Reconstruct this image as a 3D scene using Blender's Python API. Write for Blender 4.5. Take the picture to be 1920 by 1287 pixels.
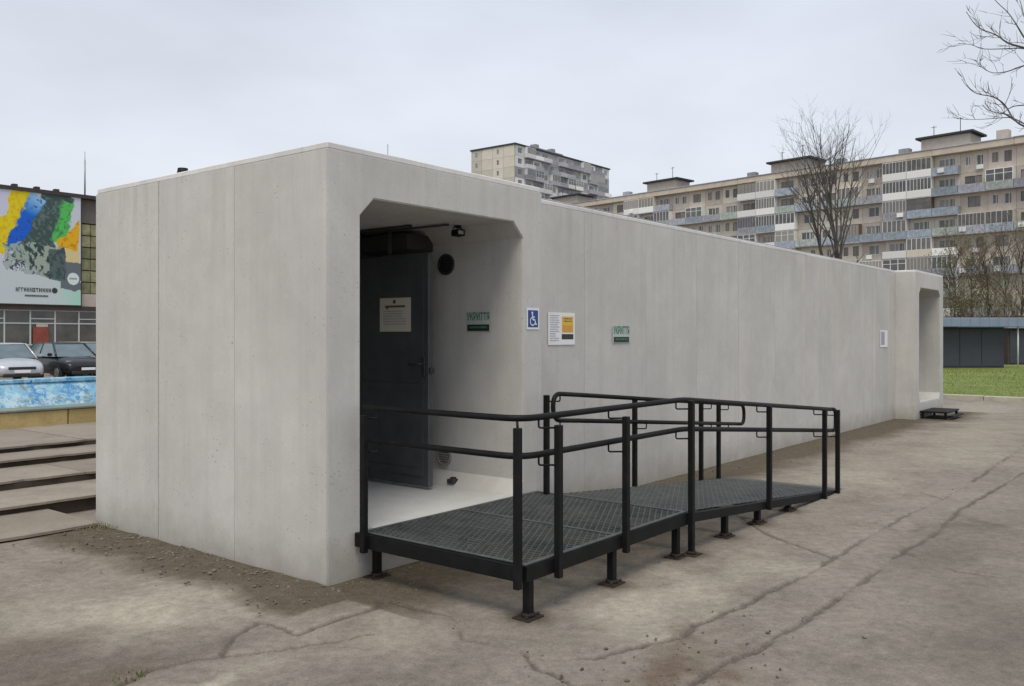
import bpy, bmesh, math, random
import numpy as np
from mathutils import Vector, Matrix

for _o in list(bpy.data.objects):
    bpy.data.objects.remove(_o)
scene = bpy.context.scene
COL = scene.collection
R = math.radians

# ---------------------------------------------------------------- camera
# the shelter's corner stands at (OX, OY); u runs along its long side, w along its end wall
AZ, OX, OY = 0.8993, -1.1704, 5.5925
CA, SA = math.cos(AZ), math.sin(AZ)
def W(u, w, z=0.0):
    return (OX + u*CA - w*SA, OY + u*SA + w*CA, z)

cam = bpy.data.cameras.new("camera")
cam_o = bpy.data.objects.new("camera", cam)
COL.objects.link(cam_o)
cam_o.location = (0, 0, 1.6)
cam_o.rotation_euler = (R(90), 0, 0)
cam.sensor_width = 36.0
cam.lens = 36.0*1654.75/1920
cam.shift_y = -14.8/1920
cam.clip_start = 0.05
cam.clip_end = 3000
scene.camera = cam_o

# ---------------------------------------------------------------- sky and sun (overcast)
SUN_EL, SUN_AZ = 62.0, 187.0     # degrees; azimuth is where the sun stands, clockwise from +Y
world = bpy.data.worlds.new("World")
scene.world = world
world.use_nodes = True
nt = world.node_tree
nt.nodes.clear()
w_out = nt.nodes.new("ShaderNodeOutputWorld")
w_bg = nt.nodes.new("ShaderNodeBackground")
w_sky = nt.nodes.new("ShaderNodeTexSky")
w_sky.sky_type = 'NISHITA'
w_sky.sun_disc = False
w_sky.sun_elevation = R(SUN_EL)
w_sky.sun_rotation = R(SUN_AZ)
w_sky.air_density = 1.0
w_sky.dust_density = 3.0
w_mix = nt.nodes.new("ShaderNodeMix"); w_mix.data_type = 'RGBA'
w_mix.inputs[0].default_value = 0.86
# the closed cloud deck: pale, a little bluer overhead, faint large-scale mottling
w_tc = nt.nodes.new("ShaderNodeTexCoord")
w_noise = nt.nodes.new("ShaderNodeTexNoise")
w_noise.inputs['Scale'].default_value = 2.3
w_noise.inputs['Detail'].default_value = 5
w_noise.inputs['Roughness'].default_value = 0.5
w_map = nt.nodes.new("ShaderNodeMapping"); w_map.inputs['Scale'].default_value = (1, 1, 2.6)
w_sep = nt.nodes.new("ShaderNodeSeparateXYZ")
w_ramp = nt.nodes.new("ShaderNodeValToRGB")
w_ramp.color_ramp.elements[0].position = 0.0
w_ramp.color_ramp.elements[0].color = (0.82, 0.85, 0.90, 1)
w_ramp.color_ramp.elements[1].position = 0.5
w_ramp.color_ramp.elements[1].color = (0.605, 0.65, 0.745, 1)
w_c = nt.nodes.new("ShaderNodeMapRange")
w_c.inputs['From Min'].default_value = 0.3; w_c.inputs['From Max'].default_value = 0.7
w_c.inputs['To Min'].default_value = 8.7; w_c.inputs['To Max'].default_value = 11.2
w_mul = nt.nodes.new("ShaderNodeVectorMath"); w_mul.operation = 'SCALE'
L = nt.links
L.new(w_tc.outputs['Generated'], w_map.inputs['Vector'])
L.new(w_map.outputs[0], w_noise.inputs['Vector'])
L.new(w_tc.outputs['Generated'], w_sep.inputs[0])
L.new(w_sep.outputs['Z'], w_ramp.inputs[0])
L.new(w_noise.outputs[0], w_c.inputs[0])
L.new(w_ramp.outputs[0], w_mul.inputs[0])
L.new(w_c.outputs[0], w_mul.inputs['Scale'])
L.new(w_sky.outputs[0], w_mix.inputs[6])
L.new(w_mul.outputs[0], w_mix.inputs[7])
L.new(w_mix.outputs[2], w_bg.inputs['Color'])
w_bg.inputs['Strength'].default_value = 0.0805
L.new(w_bg.outputs[0], w_out.inputs['Surface'])

sun = bpy.data.lights.new("sun", 'SUN')
sun.energy = 1.5
sun.angle = R(28)
sun.color = (1.0, 0.93, 0.80)
sun_o = bpy.data.objects.new("sun", sun)
COL.objects.link(sun_o)
_d = Vector((math.sin(R(SUN_AZ))*math.cos(R(SUN_EL)), math.cos(R(SUN_AZ))*math.cos(R(SUN_EL)), math.sin(R(SUN_EL))))
sun_o.rotation_euler = _d.to_track_quat('Z', 'Y').to_euler()
sun_o.location = (0, 0, 60)

vs = scene.view_settings
vs.view_transform = 'Standard'
vs.look = 'None'
vs.exposure = 0.50
vs.gamma = 1.0
vs.use_curve_mapping = False
scene.render.engine = 'CYCLES'

# ---------------------------------------------------------------- helpers
class MB:
    """collects boxes, tubes and plates and links them as one mesh object"""
    def __init__(self):
        self.v, self.f, self.m, self.s = [], [], [], []
    def add(self, vs_, fs, mat=0, smooth=False):
        o = len(self.v)
        self.v.extend(vs_)
        for f in fs:
            self.f.append(tuple(i+o for i in f)); self.m.append(mat); self.s.append(smooth)
        return self
    def box(self, x0, x1, y0, y1, z0, z1, mat=0):
        v = [(x0,y0,z0),(x1,y0,z0),(x1,y1,z0),(x0,y1,z0),(x0,y0,z1),(x1,y0,z1),(x1,y1,z1),(x0,y1,z1)]
        f = [(3,2,1,0),(4,5,6,7),(0,1,5,4),(1,2,6,5),(2,3,7,6),(3,0,4,7)]
        return self.add(v, f, mat)
    def bbox(self, x0, x1, y0, y1, z0, z1, b=0.01, mat=0, seg=1):
        bm = bmesh.new()
        mm = Matrix.Translation(((x0+x1)/2,(y0+y1)/2,(z0+z1)/2)) @ Matrix.Diagonal((x1-x0,y1-y0,z1-z0,1))
        bmesh.ops.create_cube(bm, size=1, matrix=mm)
        bmesh.ops.bevel(bm, geom=list(bm.edges), offset=b, segments=seg, affect='EDGES')
        self.addbm(bm, mat); bm.free()
        return self
    def addbm(self, bm, mat=0, smooth=False):
        bm.verts.index_update()
        self.add([tuple(v.co) for v in bm.verts], [tuple(v.index for v in f.verts) for f in bm.faces], mat, smooth)
    def tube(self, pts, r, n=10, mat=0, caps=True, smooth=True):
        pts = [Vector(p) for p in pts]
        rs = r if isinstance(r, (list, tuple)) else [r]*len(pts)
        vs_, fs = [], []
        t0 = (pts[1]-pts[0]).normalized()
        a = t0.orthogonal().normalized()
        for i, p in enumerate(pts):
            if i == 0: t = pts[1]-pts[0]
            elif i == len(pts)-1: t = pts[-1]-pts[-2]
            else: t = (pts[i+1]-p).normalized() + (p-pts[i-1]).normalized()
            t.normalize()
            a = (a - t*a.dot(t))
            if a.length < 1e-6: a = t.orthogonal()
            a.normalize()
            b = t.cross(a)
            for k in range(n):
                q = 2*math.pi*k/n
                vs_.append(tuple(p + (a*math.cos(q) + b*math.sin(q))*rs[i]))
        for i in range(len(pts)-1):
            for k in range(n):
                k2 = (k+1) % n
                fs.append((i*n+k, i*n+k2, (i+1)*n+k2, (i+1)*n+k))
        self.add(vs_, fs, mat, smooth)
        if caps:
            o = len(self.v) - len(vs_)
            self.f.append(tuple(o+k for k in reversed(range(n)))); self.m.append(mat); self.s.append(False)
            e = o+(len(pts)-1)*n
            self.f.append(tuple(e+k for k in range(n))); self.m.append(mat); self.s.append(False)
        return self
    def prism(self, poly, axis, a0, a1, mat=0):
        """polygon (list of 2-tuples) extruded along axis 'x','y' or 'z'"""
        n = len(poly)
        def P(p, a):
            return {'x': (a, p[0], p[1]), 'y': (p[0], a, p[1]), 'z': (p[0], p[1], a)}[axis]
        v = [P(p, a0) for p in poly] + [P(p, a1) for p in poly]
        f = [tuple(range(n))[::-1], tuple(range(n, 2*n))]
        f += [(i, (i+1) % n, n+(i+1) % n, n+i) for i in range(n)]
        return self.add(v, f, mat)
    def mesh(self, name, mats):
        me = bpy.data.meshes.new(name)
        me.from_pydata(self.v, [], self.f)
        for m in (mats if isinstance(mats, (list, tuple)) else [mats]):
            me.materials.append(m)
        me.polygons.foreach_set('material_index', self.m)
        me.polygons.foreach_set('use_smooth', self.s)
        bm = bmesh.new(); bm.from_mesh(me)
        if len(bm.faces) < 4000:
            bmesh.ops.recalc_face_normals(bm, faces=bm.faces)
        bm.to_mesh(me); bm.free()
        me.update()
        return me
    def build(self, name, mats, parent=None, loc=(0,0,0), rz=0.0, label=None):
        return link(name, self.mesh(name, mats), parent, loc, rz, label)

def link(name, me, parent=None, loc=(0,0,0), rz=0.0, label=None):
    o = bpy.data.objects.new(name, me)
    COL.objects.link(o)
    o.location = loc
    o.rotation_euler = (0, 0, rz)
    if parent is not None: o.parent = parent
    if label: o['label'] = label
    return o
def tag(o, label, cat, group=None):
    o['label'] = label; o['category'] = cat
    if group: o['group'] = group
    return o
def thing(name, label, cat, loc, rz=AZ, group=None):
    o = bpy.data.objects.new(name, None)
    COL.objects.link(o)
    o.empty_display_size = 0.2
    o.location = loc
    o.rotation_euler = (0, 0, rz)
    return tag(o, label, cat, group)
def structure(o, kind='structure'):
    o['kind'] = kind
    return o
def text_mesh(body, size, mat, name='lettering', align='CENTER', ext=0.0006):
    cu = bpy.data.curves.new(name, 'FONT')
    cu.body = body; cu.size = size; cu.align_x = align; cu.align_y = 'CENTER'
    cu.extrude = ext; cu.resolution_u = 3; cu.offset = size*.025
    t = bpy.data.objects.new(name, cu)
    COL.objects.link(t)
    dg = bpy.context.evaluated_depsgraph_get()
    me = bpy.data.meshes.new_from_object(t.evaluated_get(dg))
    bpy.data.objects.remove(t)
    me.transform(Matrix.Rotation(R(90), 4, 'X'))   # stands in the xz plane, read from -y
    me.materials.clear(); me.materials.append(mat)
    return me
def fillet(pts, rad, seg=6):
    """round the inner corners of a polyline"""
    pts = [Vector(p) for p in pts]
    out = [pts[0]]
    for i in range(1, len(pts)-1):
        a, b, c = pts[i-1], pts[i], pts[i+1]
        d1, d2 = (a-b), (c-b)
        r = min(rad, d1.length*0.49, d2.length*0.49)
        p0, p1 = b+d1.normalized()*r, b+d2.normalized()*r
        for k in range(seg+1):
            t = k/seg
            out.append(p0*(1-t)**2 + b*2*t*(1-t) + p1*t*t)
    out.append(pts[-1])
    return out

# ---------------------------------------------------------------- numpy noise
def vnoise(x, y, seed=0):
    xi = np.floor(x).astype(np.int64); yi = np.floor(y).astype(np.int64)
    xf, yf = x-xi, y-yi
    xf = xf*xf*(3-2*xf); yf = yf*yf*(3-2*yf)
    def h(a, b):
        n = (a*374761393 + b*668265263 + seed*974711) & 0x7fffffff
        n = ((n ^ (n >> 13))*1274126177) & 0x7fffffff
        return ((n ^ (n >> 16)) & 0xffff)/65535.0
    return (h(xi,yi)*(1-xf)+h(xi+1,yi)*xf)*(1-yf) + (h(xi,yi+1)*(1-xf)+h(xi+1,yi+1)*xf)*yf
def fbm(x, y, oct=4, seed=0):
    s, a, t = 0, 0.5, 0
    for i in range(oct):
        s = s + a*vnoise(x*2**i, y*2**i, seed+i*17); t += a; a *= 0.5
    return s/t

# ---------------------------------------------------------------- materials
def nmat(name):
    m = bpy.data.materials.new(name)
    m.use_nodes = True
    n = m.node_tree.nodes
    return m, n, m.node_tree.links, n['Principled BSDF']
def N(n, typ, **kw):
    x = n.new(typ)
    for k, v in kw.items():
        if k in x.inputs: x.inputs[k].default_value = v
        else: setattr(x, k, v)
    return x
def mixc(n, l, fac, a, b, blend='MIX'):
    m = n.new('ShaderNodeMix'); m.data_type = 'RGBA'; m.blend_type = blend
    for inp, val in ((m.inputs[0], fac), (m.inputs[6], a), (m.inputs[7], b)):
        if hasattr(val, 'is_output') or isinstance(val, bpy.types.NodeSocket): l.new(val, inp)
        elif isinstance(val, (int, float)): inp.default_value = val
        else: inp.default_value = (*val, 1) if len(val) == 3 else val
    return m.outputs[2]
def rng(n, l, src, a, b, c=0.0, d=1.0):
    m = n.new('ShaderNodeMapRange'); m.inputs[1].default_value = a; m.inputs[2].default_value = b
    m.inputs[3].default_value = c; m.inputs[4].default_value = d
    l.new(src, m.inputs[0])
    return m.outputs[0]
def noise(n, l, vec, scale, detail=4, rough=0.55, mapping=None):
    if mapping is not None:
        mp = n.new('ShaderNodeMapping'); mp.inputs['Scale'].default_value = mapping
        l.new(vec, mp.inputs['Vector']); vec = mp.outputs[0]
    t = N(n, 'ShaderNodeTexNoise', Scale=scale, Detail=detail, Roughness=rough)
    l.new(vec, t.inputs['Vector'])
    return t.outputs[0]
def bump(n, l, bsdf, h, dist=0.01, strength=0.5):
    b = N(n, 'ShaderNodeBump', Strength=strength, Distance=dist)
    l.new(h, b.inputs['Height']); l.new(b.outputs[0], bsdf.inputs['Normal'])

def plain(name, col, rough=0.6, metal=0.0, var=0.12, scale=14.0, spec=0.5, bstr=0.0, rand=0.0):
    """one colour with a little mottling, wear and, if wanted, a change from object to object"""
    m, n, l, b = nmat(name)
    tc = n.new('ShaderNodeTexCoord')
    ns = noise(n, l, tc.outputs['Object'], scale, 5, 0.6)
    f = rng(n, l, ns, 0.3, 0.7)
    c = mixc(n, l, f, tuple(x*(1-var) for x in col), tuple(min(1, x*(1+var)) for x in col))
    if rand:
        oi = n.new('ShaderNodeObjectInfo')
        f2 = rng(n, l, oi.outputs['Random'], 0, 1, 1-rand, 1+rand)
        mul = n.new('ShaderNodeVectorMath'); mul.operation = 'SCALE'
        l.new(c, mul.inputs[0]); l.new(f2, mul.inputs['Scale']); c = mul.outputs[0]
    l.new(c, b.inputs['Base Color'])
    b.inputs['Roughness'].default_value = rough
    b.inputs['Metallic'].default_value = metal
    b.inputs['Specular IOR Level'].default_value = spec
    if bstr: bump(n, l, b, ns, 0.01, bstr)
    return m

def concrete(name, col, streak=1.0, stain=(0.30, 0.27, 0.23)):
    m, n, l, b = nmat(name)
    tc = n.new('ShaderNodeTexCoord'); v = tc.outputs['Object']
    oi = n.new('ShaderNodeObjectInfo')
    # each cast section has its own offset, so neighbours never carry the same marks
    ad = n.new('ShaderNodeVectorMath'); ad.operation = 'MULTIPLY_ADD'
    cmb = n.new('ShaderNodeCombineXYZ')
    l.new(oi.outputs['Random'], cmb.inputs[0]); l.new(oi.outputs['Random'], cmb.inputs[1]); l.new(oi.outputs['Random'], cmb.inputs[2])
    ad.inputs[1].default_value = (37, 23, 11)
    l.new(cmb.outputs[0], ad.inputs[0]); l.new(v, ad.inputs[2])
    vv = ad.outputs[0]
    big = noise(n, l, vv, 0.9, 5, 0.6)
    c = mixc(n, l, rng(n, l, big, 0.3, 0.72), tuple(x*0.83 for x in col), tuple(x*1.10 for x in col))
    warm = noise(n, l, vv, 0.55, 3, 0.5, (1, 1, 0.7))
    c = mixc(n, l, rng(n, l, warm, 0.45, 0.75, 0, 0.45), c, (col[0]*1.02, col[1]*0.985, col[2]*0.93))
    st = noise(n, l, vv, 7.0, 5, 0.65, (1, 1, 0.045))
    c = mixc(n, l, rng(n, l, st, 0.47, 0.78, 0, 0.46*streak), c, tuple(x*0.72 for x in col))
    st2 = noise(n, l, vv, 11.0, 4, 0.6, (1, 1, 0.06))
    c = mixc(n, l, rng(n, l, st2, 0.56, 0.80, 0, 0.42*streak), c, tuple(min(1, x*1.16) for x in col))
    fine = noise(n, l, vv, 60.0, 6, 0.7)
    md = noise(n, l, vv, 5.0, 7, 0.72)
    c = mixc(n, l, rng(n, l, md, 0.45, 0.75, 0, 0.36), c, tuple(x*0.78 for x in col))
    c = mixc(n, l, rng(n, l, md, 0.50, 0.28, 0, 0.25), c, tuple(min(1, x*1.12) for x in col))
    c = mixc(n, l, rng(n, l, fine, 0.3, 0.7, 0, 0.30), c, tuple(x*0.7 for x in col))
    # splash grime near the ground, ragged
    sp = n.new('ShaderNodeSeparateXYZ'); l.new(v, sp.inputs[0])
    rag = noise(n, l, vv, 3.5, 5, 0.7)
    ma = n.new('ShaderNodeMath'); ma.operation = 'MULTIPLY_ADD'; ma.inputs[1].default_value = 0.45
    l.new(rag, ma.inputs[0]); l.new(sp.outputs['Z'], ma.inputs[2])
    c = mixc(n, l, rng(n, l, ma.outputs[0], 0.22, 0.52, 0.65, 0.0), c, stain)
    # rain marks running down from the roof edge
    rm = n.new('ShaderNodeMath'); rm.operation = 'MULTIPLY'
    l.new(rng(n, l, sp.outputs['Z'], 1.9, 2.75), rm.inputs[0])
    l.new(rng(n, l, noise(n, l, vv, 9.0, 5, 0.7, (1, 1, 0.05)), 0.52, 0.70, 0, 0.40), rm.inputs[1])
    c = mixc(n, l, rm.outputs[0], c, tuple(x*0.62 for x in col))
    # pores
    vo = N(n, 'ShaderNodeTexVoronoi', Scale=26.0)
    l.new(vv, vo.inputs['Vector'])
    pore = rng(n, l, vo.outputs['Distance'], 0.09, 0.17, 1, 0)
    pm = noise(n, l, vv, 4.0, 3, 0.6)
    pk = n.new('ShaderNodeMath'); pk.operation = 'MULTIPLY'
    l.new(pore, pk.inputs[0]); l.new(rng(n, l, pm, 0.50, 0.60, 0, 0.85), pk.inputs[1])
    c = mixc(n, l, pk.outputs[0], c, tuple(x*0.45 for x in col))
    l.new(c, b.inputs['Base Color'])
    b.inputs['Roughness'].default_value = 0.86
    b.inputs['Specular IOR Level'].default_value = 0.25
    h = n.new('ShaderNodeMath'); h.operation = 'MULTIPLY_ADD'; h.inputs[1].default_value = 0.25
    l.new(fine, h.inputs[0]); l.new(big, h.inputs[2])
    h2 = n.new('ShaderNodeMath'); h2.operation = 'MULTIPLY_ADD'; h2.inputs[1].default_value = -0.3
    l.new(pk.outputs[0], h2.inputs[0]); l.new(h.outputs[0], h2.inputs[2])
    bump(n, l, b, h2.outputs[0], 0.012, 0.35)
    return m

M = {}
M['concrete'] = concrete('cast_concrete', (0.592, 0.578, 0.545))
M['screed'] = concrete('roof_screed', (0.76, 0.75, 0.73), 0.3)
M['floor'] = concrete('passage_floor', (0.58, 0.58, 0.565), 0.7, (0.5, 0.5, 0.49))
M['mortar'] = plain('joint_mortar', (0.50, 0.49, 0.455), 0.9, var=0.2, scale=30)
M['black'] = plain('black_paint', (0.0052, 0.0055, 0.0058), 0.58, var=0.55, scale=11, spec=0.24, bstr=0.05)
M['grate'] = plain('grating_steel', (0.082, 0.088, 0.086), 0.65, metal=0.1, var=0.3, scale=9)
M['door'] = plain('dark_steel_paint', (0.066, 0.070, 0.074), 0.5, var=0.2, scale=5, bstr=0.05)
M['duct'] = plain('duct_steel', (0.035, 0.035, 0.036), 0.6, var=0.2)
M['darkhole'] = plain('vent_dark', (0.010, 0.010, 0.010), 0.7)
M['paper'] = plain('white_paper', (0.80, 0.80, 0.83), 0.7, var=0.03, scale=3)
M['cream'] = plain('cream_paper', (0.66, 0.62, 0.52), 0.7, var=0.05, scale=3)
M['ink'] = plain('grey_ink', (0.36, 0.37, 0.42), 0.8, var=0.1)
M['brownink'] = plain('brown_ink', (0.16, 0.09, 0.06), 0.8, var=0.1)
M['yellow'] = plain('yellow_print', (0.72, 0.47, 0.06), 0.6, var=0.06, scale=20)
M['orange'] = plain('orange_print', (0.66, 0.33, 0.05), 0.6, var=0.06, scale=20)
M['blackprint'] = plain('dark_print', (0.035, 0.038, 0.030), 0.6, var=0.3, scale=40)
M['blue'] = plain('sign_blue', (0.012, 0.045, 0.22), 0.45, var=0.08)
M['signwhite'] = plain('sign_white', (0.74, 0.78, 0.85), 0.5, var=0.04)
M['greenprint'] = plain('green_print', (0.075, 0.20, 0.125), 0.7, var=0.2, scale=40)
M['greenpale'] = plain('pale_green_plate', (0.46, 0.52, 0.48), 0.7, var=0.06)
M['darkgreen'] = plain('dark_green_print', (0.012, 0.030, 0.020), 0.6, var=0.2)
M['palegrille'] = plain('pale_grille', (0.26, 0.25, 0.235), 0.7, var=0.2)
M['palehole'] = plain('grille_dust', (0.10, 0.095, 0.088), 0.8, var=0.3)
M['galv'] = plain('galvanised', (0.33, 0.34, 0.35), 0.5, metal=0.6, var=0.15)
M['lampglass'] = plain('lamp_glass', (0.42, 0.42, 0.40), 0.2, var=0.05)

# ================================================================ GROUND
def zground(u, w):
    """the yard is level; beyond the fountain the street lies a little lower"""
    t = np.clip((w-15.3)/5.0, 0, 1)
    return -0.16*t*t*(3-2*t)*np.clip((34-u)/6.0, 0, 1)

def px(x, y):
    """photo pixel on the yard to (u, w)"""
    d = 1.6*1654.75/(y-628.69); X = (x-960)/1654.75*d
    dx, dy = X-OX, d-OY
    return (dx*CA+dy*SA, -dx*SA+dy*CA)
CRACKS = [  # survey of the joints and cracks in the old slabs: (width, points)
    (.020, [(1990,795),(1920,837),(1826,902),(1767,937),(1688,973),(1613,1016),(1515,1077),(1385,1138),(1314,1170),(1275,1193)]),
    (.021, [(1990,845),(1901,898),(1806,953),(1743,1008),(1692,1036),(1625,1087),(1491,1174),(1420,1217),(1385,1233),(1300,1287)]),
    (.018, [(1340,930),(1385,969),(1436,1002),(1507,1028),(1560,1046)]),
    (.014, [(1578,904),(1640,910),(1712,920),(1767,937)]),
    (.013, [(1692,1036),(1760,1062),(1800,1073),(1880,1086)]),
    (.021, [(560,1190),(600,1175),(647,1158),(709,1140),(720,1128),(768,1138),(844,1157),(870,1200),(928,1208),(983,1230),(1030,1240),(1110,1237),(1169,1219),(1274,1197)]),
    (.016, [(983,1230),(1010,1255),(1050,1272),(1100,1300)]),
    (.018, [(488,1166),(437,1195),(419,1232),(357,1239),(284,1257),(220,1290)]),
    (.012, [(488,1166),(560,1190)]),
    (.011, [(419,1232),(520,1222),(610,1205),(700,1190)]),
]
CR = [(wd, [px(*p) for p in pts]) for wd, pts in CRACKS]
PATCH = [  # pale worn patches: u, w, radius along u, radius along w, strength
    (-1.03, .47, .42, .42, 1.0), (-1.36, .75, .35, .35, .85), (-.46, .30, .28, .22, .7), (-.75, .0, .3, .25, .45),
    (.93, -1.84, .42, .30, 1.0), (1.4, -1.75, .35, .25, .8), (2.2, -1.9, .5, .25, .45), (-1.40, -.66, .25, .12, 1.0),
    (-.3, -1.0, .35, .3, .4), (6.5, -1.2, 1.2, .5, .45), (9.5, -1.7, 1.6, .6, .45), (13, -1.3, 2.5, .5, .5), (17.5, -.5, 2.0, .8, .5)]
SOIL = [(.05, -2.45, .45, .16, 1.0), (-.35, -2.5, .5, .25, .9), (.5, -2.35, .25, .10, .7), (-2.0, .35, .5, .35, .5), (-1.75, -.35, .35, .25, .55)]
DARK = [(-1.75, .15, .45, .35, .9), (-1.55, -.25, .5, .25, .9), (-1.2, -.35, .4, .2, .7), (-2.3, .6, .5, .5, .9), (-.7, -1.35, .5, .2, .5), (1.6, -3.6, .8, .4, .8), (2.6, -4.2, 1.0, .5, .8), (3.4, -2.9, .9, .35, .7), (2.3, -3.3, .8, .3, .6), (4.6, -2.75, .5, .12, .8), (4.1, -2.55, .3, .10, .8), (-1.9, .9, .5, .5, .6), (1.2, -3.3, .6, .25, .4), (5.8, -3.4, 1.4, .5, .4)]  # dark ground; patches by the lower frame corners partly paint in vignetting

def gauss(u, w, lst, sd):
    out = np.zeros_like(u)
    wu = u + (fbm(u*3, w*3, 4, sd)-.5)*.5; ww = w + (fbm(u*3+9, w*3+5, 4, sd+3)-.5)*.8
    for a, b, ra, rb, s in lst:
        r = ((wu-a)/ra)**2 + ((ww-b)/rb)**2
        out = np.maximum(out, s*np.exp(-r*.8))
    return out
def yard_fields(u, w):
    ju = u + (fbm(u*5, w*5, 4, 3)-.5)*.05 + (fbm(u*22, w*22, 2, 8)-.5)*.03
    jw = w + (fbm(u*5+4, w*5+8, 4, 5)-.5)*.05 + (fbm(u*22+3, w*22, 2, 9)-.5)*.03
    crack = np.zeros_like(u)
    for wd, pts in CR:
        vis = fbm(u*1.8+wd*900, w*1.8, 3, 21)
        for (a, b), (c, d) in zip(pts[:-1], pts[1:]):
            sel = (u > min(a,c)-.3) & (u < max(a,c)+.3) & (w > min(b,d)-.3) & (w < max(b,d)+.3)
            if not sel.any(): continue
            x, y = ju[sel], jw[sel]
            ex, ey = c-a, d-b
            t = np.clip(((x-a)*ex+(y-b)*ey)/(ex*ex+ey*ey+1e-9), 0, 1)
            dist = np.hypot(x-a-t*ex, y-b-t*ey)
            k_ = np.clip((vis[sel]-.30)*4.0, 0, 1)
            ww = wd*(0.30+.75*k_)
            crack[sel] = np.maximum(crack[sel], np.clip(1.5-dist/ww, 0, 1)*(.42+.58*k_))
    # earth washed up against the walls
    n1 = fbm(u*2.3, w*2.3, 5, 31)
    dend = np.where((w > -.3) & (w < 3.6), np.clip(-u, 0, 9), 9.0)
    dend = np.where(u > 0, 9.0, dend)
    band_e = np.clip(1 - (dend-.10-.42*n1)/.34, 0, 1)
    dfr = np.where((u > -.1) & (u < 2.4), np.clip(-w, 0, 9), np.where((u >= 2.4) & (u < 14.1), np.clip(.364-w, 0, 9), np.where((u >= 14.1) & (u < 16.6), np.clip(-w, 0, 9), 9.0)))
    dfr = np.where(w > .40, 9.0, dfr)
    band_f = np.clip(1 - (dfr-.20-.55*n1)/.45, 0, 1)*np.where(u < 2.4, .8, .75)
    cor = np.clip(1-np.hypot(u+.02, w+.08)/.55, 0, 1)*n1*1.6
    foot_shade_dirt = np.zeros_like(u)  # contact shade and dirt painted round the ramp feet
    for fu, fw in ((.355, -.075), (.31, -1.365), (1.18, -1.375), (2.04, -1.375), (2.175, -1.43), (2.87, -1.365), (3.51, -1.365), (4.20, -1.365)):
        foot_shade_dirt = np.maximum(foot_shade_dirt, np.exp(-((u-fu)**2+(w-fw)**2)/.016)*.9)
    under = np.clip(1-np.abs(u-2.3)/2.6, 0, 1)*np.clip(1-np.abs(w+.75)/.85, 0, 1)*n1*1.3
    dirt_shade = np.clip(np.maximum(np.maximum(np.maximum(band_e, band_f), cor), np.maximum(foot_shade_dirt, under)), 0, 1)
    soil = gauss(u, w, SOIL, 41)
    pale = gauss(u, w, PATCH, 51)
    dark = gauss(u, w, DARK, 61)
    return crack, dirt_shade, soil, pale, dark
def yard_patch(u0, u1, w0, w1, step):
    nu, nw = int(round((u1-u0)/step))+1, int(round((w1-w0)/step))+1
    uu, ww = np.meshgrid(np.linspace(u0, u1, nu), np.linspace(w0, w1, nw), indexing='ij')
    u, w = uu.ravel(), ww.ravel()
    crack, dirt_shade, soil, pale, dark = yard_fields(u, w)
    z = .004 + .006*(fbm(u*.9, w*.9, 3, 71)-.5) + .004*(fbm(u*9, w*9, 3, 72)-.5)
    heap = np.where(u < 0, np.clip((dirt_shade-.35)/.65, 0, 1), np.clip((dirt_shade-.5)/.5, 0, 1)*.35)
    z += heap*(.003+.022*fbm(u*9, w*9, 4, 73)) + soil*.018*fbm(u*12, w*12, 3, 74)
    z -= np.clip(crack, 0, 1)*.016
    e = np.minimum(np.minimum(u-u0, u1-u), np.minimum(w-w0, w1-w))
    k = np.clip(e/.5, 0, 1)
    z = .004 + (z-.004)*k
    X = OX+u*CA-w*SA; Y = OY+u*SA+w*CA
    co = np.stack([X, Y, z], 1)
    ii = np.arange(nu*nw).reshape(nu, nw)
    f = np.stack([ii[:-1,:-1], ii[1:,:-1], ii[1:,1:], ii[:-1,1:]], -1).reshape(-1, 4)
    att = np.stack([crack, dirt_shade, soil, pale, dark], 1)
    return co, f, att
def grid_mesh(name, patches, mat):
    cos, fs, ats, o = [], [], [], 0
    for co, f, at in patches:
        cos.append(co); fs.append(f+o); ats.append(at); o += len(co)
    co, f, at = np.concatenate(cos), np.concatenate(fs), np.concatenate(ats)
    me = bpy.data.meshes.new(name)
    me.vertices.add(len(co)); me.vertices.foreach_set('co', co.astype(np.float32).ravel())
    me.loops.add(len(f)*4); me.loops.foreach_set('vertex_index', f.astype(np.int32).ravel())
    me.polygons.add(len(f)); me.polygons.foreach_set('loop_start', np.arange(0, len(f)*4, 4, dtype=np.int32))
    me.polygons.foreach_set('use_smooth', np.ones(len(f), dtype=bool))
    me.update(calc_edges=True)
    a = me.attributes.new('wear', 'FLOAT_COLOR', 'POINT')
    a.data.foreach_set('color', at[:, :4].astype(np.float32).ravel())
    b = me.attributes.new('dark', 'FLOAT', 'POINT')
    b.data.foreach_set('value', at[:, 4].astype(np.float32))
    me.materials.append(mat)
    me.validate()
    return me

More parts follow.
